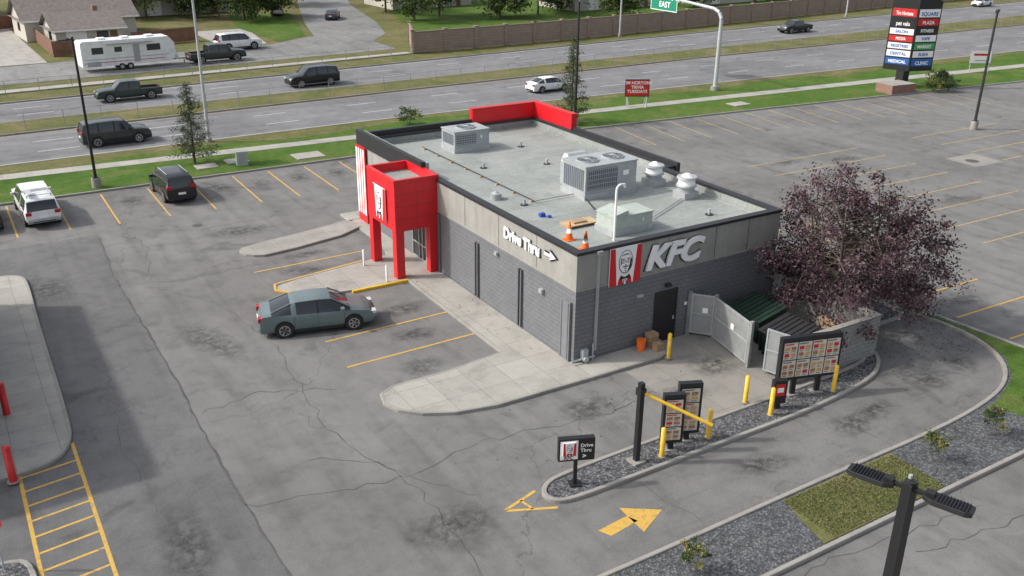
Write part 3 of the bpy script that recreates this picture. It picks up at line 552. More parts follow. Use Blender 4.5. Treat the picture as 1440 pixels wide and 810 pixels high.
# ------------------------------------------------------------------ menu boards
M['food1']=simple("menu_food_brown",(.35,.16,.06),.3,var=.7,scale=14); M['food2']=simple("menu_food_gold",(.55,.33,.12),.3,var=.6,scale=17); M['menuw']=simple("menu_paper",(.60,.56,.48),.3,var=.12,scale=6); M['txt']=simple("menu_print",(.18,.17,.17),.4,var=.3,scale=20)
def menuboard(name,loc,rz,w,z0,z1,cols,rows,legs):
    rr=random.Random(len(name)+int(w*10)); g=MB(); d=.12
    g.box(-w/2,w/2,-d,d,z0,z1,'black')
    mx=.07; W=w-2*mx; H=z1-z0-.28
    for i in range(cols):
        for j in range(rows):
            a=-w/2+mx+W*i/cols+.025; b_=-w/2+mx+W*(i+1)/cols-.025; c=z0+.1+H*j/rows+.025; e=z0+.1+H*(j+1)/rows-.025
            g.box(a,b_,-d-.012,-d,c,e,'menuw'); ww=b_-a; hh=e-c
            g.box(a+ww*.04,b_-ww*.3,-d-.015,-d-.012,e-hh*.13,e-hh*.05,rr.choice(['redp','txt','txt']))
            for u in range(2):
                for q in range(2):
                    x0=a+ww*(.06+.47*u); zz0=c+hh*(.07+.38*q)
                    g.box(x0,x0+ww*.36,-d-.015,-d-.012,zz0+hh*.1,zz0+hh*.31,rr.choice(['food1','food2','food1','food2','redp']))
                    g.box(x0,x0+ww*.3,-d-.015,-d-.012,zz0,zz0+hh*.05,'txt')
    g.box(-w/2+.02,w/2-.02,-d-.02,-d,z1-.13,z1-.03,'blackm')
    for x in legs: g.box(x-.1,x+.1,-.07,.07,.0,z0,'black'); g.box(x-.22,x+.22,-.18,.18,0,.06,'curb')
    return g.obj(name,loc,rz,bevel=.008)
menuboard("menu_board",(-.8,-7.2,.09),R(-24),.78,.35,2.3,1,3,(0,))
menuboard("menu_board",(.12,-7.0,.09),R(-24),.86,.35,2.4,1,3,(0,))
menuboard("menu_board",(6.6,-6.75,.09),R(-17),2.65,.75,2.6,4,2,(-.55,.55))
g=MB(); g.box(-.28,.28,-.12,.12,.25,1.25,'black'); g.box(-.1,.1,-.08,.08,0,.25,'black'); g.box(-.19,.19,-.135,-.12,.6,1.1,'redp'); g.box(-.13,.13,-.142,-.135,.75,.95,'white'); g.obj("order_speaker",(4.75,-7.05,.09),R(-20),bevel=.01)
g=MB(); g.box(-.09,.09,-.09,.09,0,3.15,'black'); g.box(-.25,.25,-.25,.25,0,.08,'curb')
g.cyl((.0,0,2.8),(1.75,-1.75,1.85),.06,k='yelb',n=12); g.box(-.13,.13,-.13,.13,2.68,2.95,'black'); g.obj("height_clearance_bar",(-2.35,-7.2,.09),0)
g=MB(); g.box(-.06,.06,-.06,.06,0,1.0,'black'); g.box(-.2,.2,-.2,.2,0,.05,'black'); g.box(-.62,.62,-.11,.11,1.0,1.85,'black'); g.box(-.56,.04,-.125,-.11,1.07,1.78,'white')
o=g.obj("drive_thru_sign",(-5.0,-7.2,.09),R(-22),bevel=.015)
lg=logo("logo",.44,.5,(-.48,-.126,1.24),0,o); text("text_a",'KFC',(-.44,-.13,1.09),(R(90),0,0),.17,'black',.003,o,.004,.2); text("text_b",'Drive\nThru',(.12,-.12,1.52),(R(90),0,0),.19,'white',.003,o,.003)
text("text_c",'>',(.2,-.12,1.1),(R(90),0,0),.22,'white',.003,o,.01)

# ------------------------------------------------------------------ lamps
def lamp(loc,h,heads,rz,pole=.09,base=.75,big=1.0):
    g=MB(); g.cyl((0,0,0),(0,0,base),.32,.30,'curb',20)
    g.box(-pole,pole,-pole,pole,base,h,'black',taper=.72)
    g.box(-.2,.2,-.2,.2,base,base+.05,'black')
    for a in heads:
        T=Matrix.Rotation(a,4,'Z')@Matrix.Translation((0,0,h-.12))
        g.box(.0,.3*big,-.035,.035,-.02,.05,'black',T)
        x0,x1=.22*big,.96*big; w=.165*big
        vs=[(x0,-w*.45,-.05),(x0+.15,-w,-.05),(x1-.1,-w,-.05),(x1,-w*.7,-.05),(x1,w*.7,-.05),(x1-.1,w,-.05),(x0+.15,w,-.05),(x0,w*.45,-.05)]
        top=[(x,y*.9,.03) for x,y,z in vs]
        g.add([T@Vector(q) for q in vs+top],[tuple(range(8))[::-1],tuple(range(8,16))]+[(i,(i+1)%8,8+(i+1)%8,8+i) for i in range(8)],'black')
        for i in range(10):
            xx=x0+.22*big+i*.048*big; g.box(xx,xx+.012,-w*.82,w*.82,.03,.062,'blackm',T)
        g.box(x0+.02,x0+.17,-.06,.06,.03,.1,'black',T)
        g.box(x0+.2,x1-.08,-w*.8,w*.8,-.062,-.05,'white',T)
    g.cyl((.0,0,h),(0,0,h+.03),pole*.8,k='black',n=8); g.cyl((.05,.05,h+.03),(.05,.05,h+.1),.035,k='galv',n=8)
    return g.obj("street_lamp",(loc[0],loc[1],0),rz,bevel=.006)
lamp((-12.8,37.2),9.9,[R(200)],0); lamp((25.9,36.6),10.4,[R(-60)],0); lamp((55.9,18.7),10.1,[R(-150),R(30)],0)
lamp((-9.0,-21.4),10.0,[math.atan2(-.94,.34),math.atan2(.94,-.34)],0,pole=.12,big=1.0)
def hwpole(x,y,h,arm,rz=0):
    g=MB(); g.cyl((0,0,0),(0,0,h),.14,.08,'steel',12); g.tube([(0,0,h-.3),(.0,arm*.4,h+.3),(0,arm,h+.5)],[.06,.05,.04],'steel',8); g.box(-.15,.15,arm-.1,arm+.7,h+.42,h+.55,'steel'); g.cyl((0,0,0),(0,0,.4),.25,k='curb'); g.obj("highway_light_pole",(x,y,0),rz,smooth=40)
hwpole(-3,46.0,13,2.5); hwpole(64,79.5,12,-2.5); hwpole(113,80.6,12,-2.5)
g=MB(); g.cyl((0,0,0),(0,0,.5),.45,k='curb',n=16); g.tube([(0,0,.4),(0,0,7.2),(0,.35,7.8),(0,1.1,8.1),(0,8.6,8.6)],[.22,.19,.18,.17,.12],'steel',14)
g.box(-.12,-.06,6.6,11.0,7.1,9.9,'signg'); g.box(-.05,.05,7.2,7.3,7.3,9.8,'steel'); g.box(-.05,.05,8.5,8.6,7.3,9.8,'steel')
g.box(-.13,-.12,6.65,10.95,7.15,7.22,'white'); g.box(-.13,-.12,6.65,6.72,7.2,9.8,'white'); g.box(-.13,-.12,10.88,10.95,7.2,9.8,'white')
o=g.obj("highway_sign_gantry",(47.9,42.7,0),0)
text("sign_text_a","Glenmore Tr\n     EAST",(-.14,10.7,8.35),(R(90),0,-R(90)),.82,'white',.005,o,.015)
g=MB()
M['gcol']=simple("sign_grey",(.35,.36,.37),.5); M['teal']=simple("sign_blue",(.02,.12,.40),.4); M['greenp']=simple("sign_leaf",(.05,.35,.1),.5)
labs=[]
for si,rot in enumerate((R(-72),R(-20))):
    T_=Matrix.Rotation(rot,4,'Z'); s0,s1=((-2.7,0) if si==0 else (0,2.7))
    g.box(s0,s1,-.0,.35,1.9,8.9,'black',T_)
    zz=[(7.35,8.2,'redp','Tim Hortons'),(6.3,7.25,'black','pet valu'),(5.55,6.2,'white','SALON'),(4.85,5.45,'redp','PIZZA'),(4.1,4.75,'white','REGISTRIES'),(3.3,4.0,'white','DENTAL'),(2.5,3.2,'teal','MEDICAL')]
    if si: zz=[(7.35,8.2,'white','SQUARE'),(6.5,7.25,'redp','PLAZA'),(5.7,6.4,'black','FITNESS'),(4.9,5.6,'white','VAPE'),(4.1,4.8,'greenp','MARKET'),(3.3,4.0,'white','SUSHI'),(2.4,3.2,'teal','CLINIC')]
    for a,b_,k,tx in zz:
        g.box(s0+.15,s1-.15,-.03,0,a,b_-.06,k,T_); labs.append((tx,rot,(s0+s1)/2,a,b_,{'white':'teal','redp':'white','black':'white','teal':'white','greenp':'white'}[k]))
    xx=(s1 if si==0 else s0)
    g.add([T_@Vector(q) for q in ((s0,0,8.9),(s1,0,8.9),(xx,0,9.9),(s0,.35,8.9),(s1,.35,8.9),(xx,.35,9.9))],[(0,1,2),(3,5,4),(0,2,5,3),(1,4,5,2)],'black')
g.box(-.5,.5,.2,1.1,0,1.9,'black')
o=g.obj("pylon_sign",(66.4,33.6,0),R(2))
for i,(tx,rot,cx,a,b_,k) in enumerate(labs):
    hh=(b_-a)*.62; p=Matrix.Rotation(rot,4,'Z')@Vector((cx,-.04,a+.15)); text("label_%d"%i,tx,p,(R(90),0,rot),hh,k,.004,o,.012,0,min(1,2.2/(len(tx)*hh*.62)),'CENTER')
g=MB(); g.prism([(-2.0,-1.0),(1.3,-1.4),(1.6,.9),(-1.7,1.2)],0,1.0,'rbrick','conc'); g.obj("brick_sign_base",(64.2,33.2,0),R(2))
g=MB(); 
for x in (-.95,.95): g.cyl((x,0,0),(x,0,2.5),.04,k='steel',n=8); g.cyl((x*.8,.5,0),(x,0,1.4),.03,k='steel',n=8); g.cyl((x*.8,-.5,0),(x,0,1.0),.03,k='steel',n=8)
g.box(-1.15,1.15,-.05,.05,1.0,2.6,'black'); g.box(-1.08,1.08,-.065,-.05,1.07,2.53,'redp')
o=g.obj("banner_sign",(35.4,40,.1),R(-28)); text("banner_text","TIM HORTONS\nTRIVIA\nTUESDAYS",(0,-.07,2.15),(R(90),0,0),.40,'white',.004,o,.01,0,1,'CENTER')
g=MB()
for x in (-1.1,1.1): g.cyl((x,0,0),(x,0,2.4),.05,k='steel',n=8)
g.box(-1.25,1.25,-.05,.05,1.0,2.5,'gcol'); g.box(-1.18,1.18,-.065,-.05,1.07,2.45,'white'); g.box(-.9,.9,-.07,-.065,1.9,2.15,'redp'); g.box(-.7,.7,-.07,-.065,1.3,1.42,'gcol'); g.obj("banner_sign",(82.6,36.0,.1),R(-30))
g=MB(); g.box(-.4,.4,-.3,.3,0,1.0,'hvacg'); g.box(-.44,.44,-.34,.34,1.0,1.05,'hvacg'); g.box(-.3,.3,-.31,-.3,.15,.9,'hvac'); g.obj("utility_box",(-2.75,38.0,.1),R(-8),bevel=.01)
g=MB(); g.cyl((0,0,0),(0,0,2.0),.03,k='steel',n=8)
g.add([(.32*math.cos(R(22.5+45*i)),-.03,1.75+.32*math.sin(R(22.5+45*i))) for i in range(8)],[tuple(range(8))],'redp'); g.add([(.32*math.cos(R(22.5+45*i)),-.028,1.75+.32*math.sin(R(22.5+45*i))) for i in range(8)],[tuple(range(8))[::-1]],'steel')
g.obj("stop_sign",(-21.85,-2.2,.1),R(-40),recalc=False)
il2=chaikin([(-25,-1.8),(-21.6,-1.8),(-21.1,-2.4),(-21.2,-5),(-25,-5)],2,True); g=MB(); g.prism(il2,0,.12,'grav'); kerb(g,il2,True,h=.14); g.obj("parking_island")

g=MB(); sw=[(31.4,79.6),(50,80.4),(69.3,82.0),(100,85),(133.6,88.6),(200,94),(300,100)]
def wallrun(g,pts,h,k,kc,step,pk,t=.12):
    for a,b in zip(pts,pts[1:]):
        L=math.hypot(b[0]-a[0],b[1]-a[1]); ang=math.atan2(b[1]-a[1],b[0]-a[0]); T_=Matrix.Translation((a[0],a[1],0))@Matrix.Rotation(ang,4,'Z')
        g.box(0,L,-t/2,t/2,0,h,k,T_); g.box(0,L,-t/2-.06,t/2+.06,h,h+.12,kc,T_)
        n=max(1,int(L/step))
        for i in range(n+1): x=L*i/n; g.box(x-.22,x+.22,-t/2-.14,t/2+.14,0,h+.2,pk,T_); g.box(x-.28,x+.28,-t/2-.2,t/2+.2,h+.2,h+.3,kc,T_)
wallrun(g,sw,2.5,'sound','soundcap',4.6,'sound'); wallrun(g,[(31.4,79.6),(35,88)],2.5,'sound','soundcap',4.6,'sound'); g.obj("sound_wall")
def wfence(pts):
    g=MB()
    for a,b in zip(pts,pts[1:]):
        L=math.hypot(b[0]-a[0],b[1]-a[1]); ang=math.atan2(b[1]-a[1],b[0]-a[0]); T_=Matrix.Translation((a[0],a[1],0))@Matrix.Rotation(ang,4,'Z')
        x=0
        while x<L-.16: g.box(x,x+.15,-.015,.015,0,1.8+random.uniform(-.02,.02),'woodf',T_); x+=.165
        for z in (.4,1.4): g.box(0,L,.015,.06,z,z+.09,'woodf',T_)
    g.obj("wooden_fence")
wfence([(-7.8,97),(-8.5,128)]); wfence([(-7.8,97),(-2,98)]); wfence([(-20,118),(-8.5,128)]); wfence([(2,101),(11,103)])
g=MB()
for x in np.arange(-60,160,3.0): y=interp(mn,x)+.7; g.cyl((x,y,.1),(x,y,1.5),.03,k='chain',n=6)
for x in np.arange(-60,160,6.0):
    for z in (1.5,.8): g.cyl((x,interp(mn,x)+.7,z),(x+6,interp(mn,x+6)+.7,z),.016,k='chain',n=4,cap=False)
g.obj("wire_fence")
g=MB()
for x in np.arange(-60,31,3.0): y=73.6+.07*(x+15); g.cyl((x,y,-.05),(x,y,1.5),.03,k='chain',n=6)
for x in np.arange(-60,30,3.0):
    for z in (1.5,.75): g.cyl((x,73.6+.07*(x+15),z),(x+3,73.6+.07*(x+18),z),.016,k='chain',n=4,cap=False)
g.obj("wire_fence")

def house(name,x,y,rz,w,d,h,rh,wall='siding'):
    g=MB(); g.box(-w/2,w/2,-d/2,d/2,0,h,wall); e=.5
    g.add([(-w/2-e,-d/2-e,h-.1),(w/2+e,-d/2-e,h-.1),(w/2+e,d/2+e,h-.1),(-w/2-e,d/2+e,h-.1),(-w/2-e,0,h+rh),(w/2+e,0,h+rh)],[(0,1,5,4),(2,3,4,5),(0,3,2,1)],'shing')
    g.add([(-w/2,-d/2,h),(-w/2,d/2,h),(-w/2,0,h+rh-.15)],[(0,1,2)],wall); g.add([(w/2,-d/2,h),(w/2,d/2,h),(w/2,0,h+rh-.15)],[(0,1,2)],wall)
    g.box(-w*.35,-w*.35+2.4,-d/2-.04,-d/2,.05,2.2,'white'); g.box(w*.1,w*.1+1.4,-d/2-.03,-d/2,1.0,2.1,'glass'); g.box(-w/2-.03,-w/2,-1,.6,1.0,2.1,'glass'); g.box(w*.3,w*.3+.9,-d/2-.03,-d/2,0,2.1,'woodf')
    g.box(-w/2-e,w/2+e,-d/2-e-.05,-d/2-e,h-.2,h-.05,'white'); g.box(w*.2,w*.2+.6,.5,1.1,h+.5,h+rh+.6,'rbrick'); g.obj(name,(x,y,0),rz)
house("house",-2.5,116,R(4),14,9,2.7,2.6); house("garage_building",-3,105,R(4),8,7,2.5,1.7); house("house",16,138,R(0),16,10,2.8,2.6); house("house",-24,142,R(10),14,10,3,2.7)
house("house",86,114,R(3),20,11,2.9,2.8); house("house",112,112,R(3),18,11,2.9,2.8); house("house",57,130,R(3),16,11,2.9,2.8); house("house",145,118,R(3),18,11,2.9,2.8)
P=empty("neighbour_building")
g=MB(); g.box(-38,-22.5,3.6,20.1,0,3.0,'rbrick'); g.obj("lower_walls",parent=P)
g=MB(); g.box(-38,-22.45,3.55,20.15,3.0,5.2,'stuc'); g.box(-38.05,-22.4,3.5,20.2,5.2,5.32,'blackm'); g.obj("upper_walls",parent=P)
g=MB()
for y in (5,8.2,11.4,14.6): g.box(-22.5,-22.47,y,y+2.2,.6,2.6,'glass'); g.box(-22.5,-22.44,y-.06,y,.55,2.65,'black'); g.box(-22.5,-22.44,y+2.2,y+2.26,.55,2.65,'black')
g.obj("windows",parent=P)

# ------------------------------------------------------------------ vehicles
def paint(name,col,metal=.4,rough=.32,coat=.4):
    m,nt,b=newmat(name); b.inputs["Metallic"].default_value=metal; b.inputs["Roughness"].default_value=rough
    b.inputs["Coat Weight"].default_value=coat; b.inputs["Coat Roughness"].default_value=.08
    v=coords(nt); nt.links.new(ramp(nt,noise(nt,v,1.5,5,.7),[(.3,tuple(c*.85 for c in col)),(.7,tuple(min(1,c*1.1) for c in col))]),b.inputs["Base Color"])
    M[name]=m; return name
paint('p_teal',(.15,.20,.205),.25,.42,.22); paint('p_black',(.014,.015,.018),.3,.25); paint('p_white',(.78,.79,.79),0,.35); paint('p_dgreen',(.03,.05,.045),.3); paint('p_dgrey',(.05,.055,.065),.5); paint('p_silver',(.45,.46,.47),.5); paint('p_navy',(.02,.03,.06),.4)
KIN={}
KIN['sedan']=dict(st=[(-2.42,.50,.56,.70,.60),(-2.38,.74,.78,.80,.66),(-2.26,.99,1.03,.85,.70),(-1.90,1.02,1.10,.87,.68),(-1.10,.99,1.40,.89,.60),(-.9,.98,1.445,.895,.60),(-.07,.96,1.48,.90,.62),(.03,.96,1.48,.90,.62),(.55,.95,1.45,.90,.61),(1.32,.92,1.01,.89,.68),(1.8,.86,.94,.87,.64),(2.12,.77,.84,.82,.58),(2.34,.62,.68,.72,.5),(2.42,.42,.48,.62,.42)],
 side="PPPGPGBGGPPPP",top="PPPGPPPPGPPPP",wx=(-1.42,1.42),wr=.335,zb=.22,lz=.68,tz=.86)
KIN['suv']=dict(st=[(-2.36,.50,.55,.80,.7),(-2.34,1.0,1.04,.87,.76),(-2.12,1.08,1.62,.89,.70),(-1.98,1.08,1.69,.895,.69),(-1.25,1.07,1.735,.90,.69),(-1.15,1.07,1.74,.90,.69),(-.2,1.06,1.745,.90,.69),(-.1,1.06,1.745,.90,.69),(.55,1.05,1.70,.90,.68),(1.15,1.04,1.13,.89,.74),(1.8,1.0,1.07,.88,.70),(2.18,.93,.99,.85,.64),(2.34,.72,.8,.78,.6),(2.38,.48,.54,.72,.55)],
 side="PPPGBGBGGPPPP",top="PGPPPPPPGPPPP",wx=(-1.38,1.42),wr=.37,zb=.27,lz=.8,tz=1.1)
KIN['pickup']=dict(st=[(-2.9,.5,.56,.84,.75),(-2.87,1.02,1.06,.9,.82),(-2.78,1.04,1.08,.92,.80),(-2.76,1.04,1.08,.92,.80),(-1.02,1.06,1.1,.93,.80),(-1.0,1.06,1.1,.93,.80),(-.92,1.08,1.72,.93,.70),(-.72,1.08,1.80,.93,.70),(-.02,1.08,1.82,.93,.71),(.08,1.08,1.82,.93,.71),(.75,1.08,1.78,.93,.70),(1.35,1.10,1.2,.93,.78),(2.2,1.08,1.16,.92,.76),(2.75,1.0,1.07,.88,.68),(2.9,.7,.78,.82,.6),(2.92,.48,.54,.76,.55)],
 side="PPPPPPPGBGGPPPP",top="PPPPPGPPPPGPPPP",bed=(3,4),wx=(-1.85,1.85),wr=.41,zb=.36,lz=.9,tz=.95)
KIN['canopy']=dict(KIN['pickup']); KIN['canopy']['st']=[(-2.9,.5,.56,.84,.75),(-2.87,1.02,1.06,.9,.82),(-2.72,1.06,1.60,.92,.76),(-2.6,1.06,1.70,.92,.76),(-1.12,1.06,1.74,.93,.76),(-1.09,1.06,1.3,.93,.74),(-1.0,1.08,1.3,.93,.72),(-.92,1.08,1.84,.93,.70),(-.02,1.08,1.86,.93,.71),(.08,1.08,1.86,.93,.71),(.75,1.08,1.82,.93,.70),(1.35,1.10,1.2,.93,.78),(2.2,1.08,1.16,.92,.76),(2.75,1.0,1.07,.88,.68),(2.9,.7,.78,.82,.6),(2.92,.48,.54,.76,.55)]
KIN['canopy'].update(side="PPPGPBPGBGGPPPP",top="PGPPPBPPPPGPPPP",bed=())
def car(name,x,y,rz,kind,pk,sc=1.06,z=0.0):
    K_=KIN[kind]; S=K_['st']; g=MB(); zb=K_['zb']; n=len(S); rings=[]
    for i,(xx,zB,zT,wB,wT) in enumerate(S):
        end=i in(0,n-1); w=wB*1.015; zc=zT
        if i in K_.get('bed',()): zc=.68
        lowz=zb+(.08 if end else 0)
        half=[(0,zc),(wT*.82,zc-.012),(wT,zT-.035),(wB,zB),(w,min(zB-.05,zB*.72)),(w*.985,lowz+.14),(w*.88,lowz),(0,lowz)]
        if zc!=zT: half[1]=(wT*.93,zc)
        rings.append([(xx,a,b) for a,b in half]+[(xx,-a,b) for a,b in half[-2:0:-1]])
    m=len(rings[0]); mp={'P':pk,'G':'glass','B':'black'}
    for i in range(n-1):
        for j in range(m):
            j2=(j+1)%m; jj=j if j<7 else 13-j
            k=pk
            if jj<=1: k=mp[K_['top'][i]]
            elif jj==2: k=mp[K_['side'][i]]
            elif jj==6: k='black'
            if kind in('pickup',) and i in(3,) and jj<=1: k='blackm'
            g.add([rings[i][j],rings[i+1][j],rings[i+1][j2],rings[i][j2]],[(0,1,2,3)],k)
    g.add(rings[0],[tuple(range(m))],pk); g.add(rings[-1],[tuple(range(m))[::-1]],pk)
    W=max(s[3] for s in S)*1.015
    o=empty(name,(x,y,z),rz); o.scale=(sc,sc,sc)
    g.obj("body",parent=o,smooth=38)
    g=MB()
    for wx in K_['wx']:
        for s in (-1,1):
            r=K_['wr']
            g.cyl((wx,s*.62,r+.02),(wx,s*(W+.006),r+.02),r+.065,k='dark',n=28)
            g.cyl((wx,s*.64,r),(wx,s*(W+.018),r),r,k='tire',n=28); g.cyl((wx,s*(W+.018),r),(wx,s*(W+.024),r),r*.68,k='rim',n=20); g.cyl((wx,s*(W+.024),r),(wx,s*(W+.026),r),r*.58,k='black',n=20)
            for a in range(6): g.box(0,r*.62,-.022,.022,-.004,.004,'rim',Matrix.Translation((wx,s*(W+.03),r))@Matrix.Rotation(R(90),4,'X')@Matrix.Rotation(a*math.pi/3,4,'Z'))
    g.obj("wheels",parent=o,smooth=30)
    g=MB(); xr=S[0][0]; xf=S[-1][0]; wb=S[1][3]; lz=K_['lz']; tz=K_['tz']
    for s in (-1,1):
        a,b_=sorted((s*(wb-.30),s*(wb+.0))); g.box(xr-.015,xr+.16,a,b_,tz-.12,tz+.07,'tail')
        a,b_=sorted((s*.42,s*.76)); g.box(xf-.26,xf-.02,a,b_,lz-.09,lz+.04,'head')
        a,b_=sorted((s*(W-.06),s*(W+.16))); xm=.95 if kind!='pickup' and kind!='canopy' else 1.15; zz=S[8][1]; g.box(xm-.05,xm+.1,a,b_,zz,zz+.15,pk)
        for xx in (S[6][0]+.05,xm+.1,-1.0 if kind in('sedan','suv') else -.85): a,b_=sorted((s*(W-.03),s*(W+.0015))); g.box(xx-.007,xx+.007,a,b_,zb+.2,zz-.06,'black')
        for xx in (-.75,.22): a,b_=sorted((s*(W-.03),s*(W+.02))); g.box(xx-.08,xx+.08,a,b_,zz-.16,zz-.13,pk)
        a,b_=sorted((s*(W-.08),s*(W-.012))); g.box(-1.0,1.0,a,b_,zb-.02,zb+.1,'black')
        gs=[q for q,c_ in enumerate(K_['top']) if c_=='G']
        for i in (gs[-1],gs[0]):
            A=S[i]; Bq=S[i+1]; g.tube([(A[0],s*A[4],A[2]-.02),(Bq[0],s*Bq[4],Bq[2]-.02)],[.03,.035],pk,6)
    g.box(xf-.05,xf+.015,-.42,.42,.42,.60,'black'); g.box(xr-.02,xr+.02,-.22,.22,.62,.75,'white'); g.box(xr-.01,xr+.1,-.6,.6,zb+.05,zb+.16,'black'); g.box(xf-.1,xf+.02,-.6,.6,zb+.08,zb+.17,'black')
    if kind in('suv',):
        for s in(-1,1): g.cyl((-1.6,s*.62,1.77),(.3,s*.62,1.77),.02,k='galv',n=6)
    if kind=='canopy':
        g.box(-2.98,-2.86,-.85,.85,.48,.62,'galv')
        for xx in (-2.3,-1.4): g.box(xx-.03,xx+.03,-.7,.7,1.8,1.84,'galv')
        for s in(-1,1): g.box(-2.5,-1.2,s*.6-.025,s*.6+.025,1.84,1.88,'galv'); g.box(-2.3-.02,-2.3+.02,s*.62-.02,s*.62+.02,1.68,1.8,'black'); g.box(-1.42,-1.38,s*.62-.02,s*.62+.02,1.7,1.8,'black')
        g.box(-2.5,-1.3,.30,.55,1.86,1.96,'steel')
    g.obj("trim",parent=o,bevel=.008)
    return o
car("parked_car",-7.85,9.35,R(-14),'sedan','p_teal',1.09)
car("parked_suv",-8.75,33.4,R(92),'suv','p_black',1.05)
car("parked_pickup_truck",-16.9,33.2,R(92),'canopy','p_white',1.04)
car("parked_car",-19.9,33.0,R(90),'sedan','p_black',1.05)
car("suv",-9.3,49.8,R(2),'suv','p_dgrey',1.1,-.01); car("pickup_truck",-5.0,66.9,R(182),'pickup','p_dgreen',1.02,-.01); car("suv",12.9,65.5,R(183),'suv','p_black',1.14,-.01)
car("car",32.9,51.2,R(2),'sedan','p_white',.98,-.01); car("pickup_truck",90.6,71.3,R(182),'pickup','p_black',1.0,-.01); car("car",151.5,81.0,R(182),'sedan','p_white',1.0,-.01)
car("suv",13.3,93.0,R(5),'suv','p_white',1.2,-.02); car("pickup_truck",8.3,84.9,R(5),'pickup','p_dgrey',1.15,-.02); car("car",35.5,117,R(60),'sedan','p_navy',1.0,-.02); car("suv",29.5,126,R(70),'suv','p_silver',1.0,-.02)
g=MB(); L=10.2
prof=[(-L/2,.55),(L/2-.6,.55),(L/2,1.3),(L/2-.1,2.6),(L/2-.7,3.3),(-L/2+.2,3.3),(-L/2,3.1)]
n=len(prof); g.add([(x,-1.2,z) for x,z in prof]+[(x,1.2,z) for x,z in prof],[tuple(range(n)),tuple(range(n,2*n))[::-1]]+[(i,(i+1)%n,n+(i+1)%n,n+i) for i in range(n)],'p_white')
for x,w,z,h in ((-4,1.2,1.9,.7),(-1.6,.8,2.0,.55),(1.9,1.5,1.9,.7)): g.box(x,x+w,-1.215,-1.2,z,z+h,'glass')
g.box(.4,1.1,-1.22,-1.2,.8,2.7,'gcol'); g.box(-4.9,4.3,-1.21,-1.2,1.3,1.38,'gcol'); g.box(-4.6,-3.2,-1.225,-1.2,.6,1.1,'gcol'); g.box(-4.9,3.8,-1.215,-1.2,.95,1.02,'redp')
for x in (-1.0,-.1): 
    for s in (-1,1): g.cyl((x,s*.95,.38),(x,s*1.22,.38),.38,k='tire',n=18); g.cyl((x,s*1.22,.38),(x,s*1.225,.38),.2,k='rim',n=14)
for x in (-3,-.5,2.2): g.box(x,x+.8,-.4,.4,3.3,3.5,'white')
g.box(L/2-.6,L/2+1.3,-.08,.08,.5,.6,'black'); g.cyl((L/2+1.2,0,0),(L/2+1.2,0,.6),.05,k='black'); g.cyl((L/2+.3,-.3,.6),(L/2+.3,-.3,1.2),.18,k='white')
g.box(-2.5,2.5,-1.6,-1.2,2.9,3.0,'gcol'); g.obj("travel_trailer",(-1.5,85.2,-.02),R(5),bevel=.05)

# ------------------------------------------------------------------ vegetation
def leaves(name,P_,size,k,parent=None,asp=.6,flat=0):
    P_=np.asarray(P_); n=len(P_)
    u=np.random.normal(size=(n,3)); u/=np.linalg.norm(u,axis=1)[:,None]
    w=np.random.normal(size=(n,3)); w-=u*(w*u).sum(1)[:,None]; w/=np.linalg.norm(w,axis=1)[:,None]
    s=(size*np.random.uniform(.6,1.35,n))[:,None]
    v=np.stack([P_-u*s*.5,P_+w*s*asp*.5,P_+u*s*.5,P_-w*s*asp*.5],1).reshape(-1,3)
    me=bpy.data.meshes.new(name); me.vertices.add(4*n); me.vertices.foreach_set("co",v.ravel())
    me.loops.add(4*n); me.loops.foreach_set("vertex_index",np.arange(4*n)); me.polygons.add(n); me.polygons.foreach_set("loop_start",np.arange(n)*4); me.polygons.foreach_set("loop_total",np.full(n,4))
    me.materials.append(M[k]); me.update(); me.validate()
    o=bpy.data.objects.new(name,me); C.objects.link(o)
    if parent: o.parent=parent
    return o
M['lf_p1']=leafmat("leaf_purple",(.068,.038,.047)); M['lf_p2']=leafmat("leaf_purple_light",(.125,.080,.090)); M['lf_p3']=leafmat("leaf_purple_dark",(.034,.019,.025))
M['lf_g1']=leafmat("leaf_green",(.055,.088,.022)); M['lf_g2']=leafmat("leaf_green_light",(.095,.135,.034)); M['lf_g3']=leafmat("leaf_green_dark",(.026,.047,.016)); M['lf_c']=leafmat("needle_green",(.065,.09,.04)); M['lf_y']=leafmat("leaf_yellow",(.22,.20,.05)); M['lf_d']=leafmat("dry_blade",(.15,.14,.06))
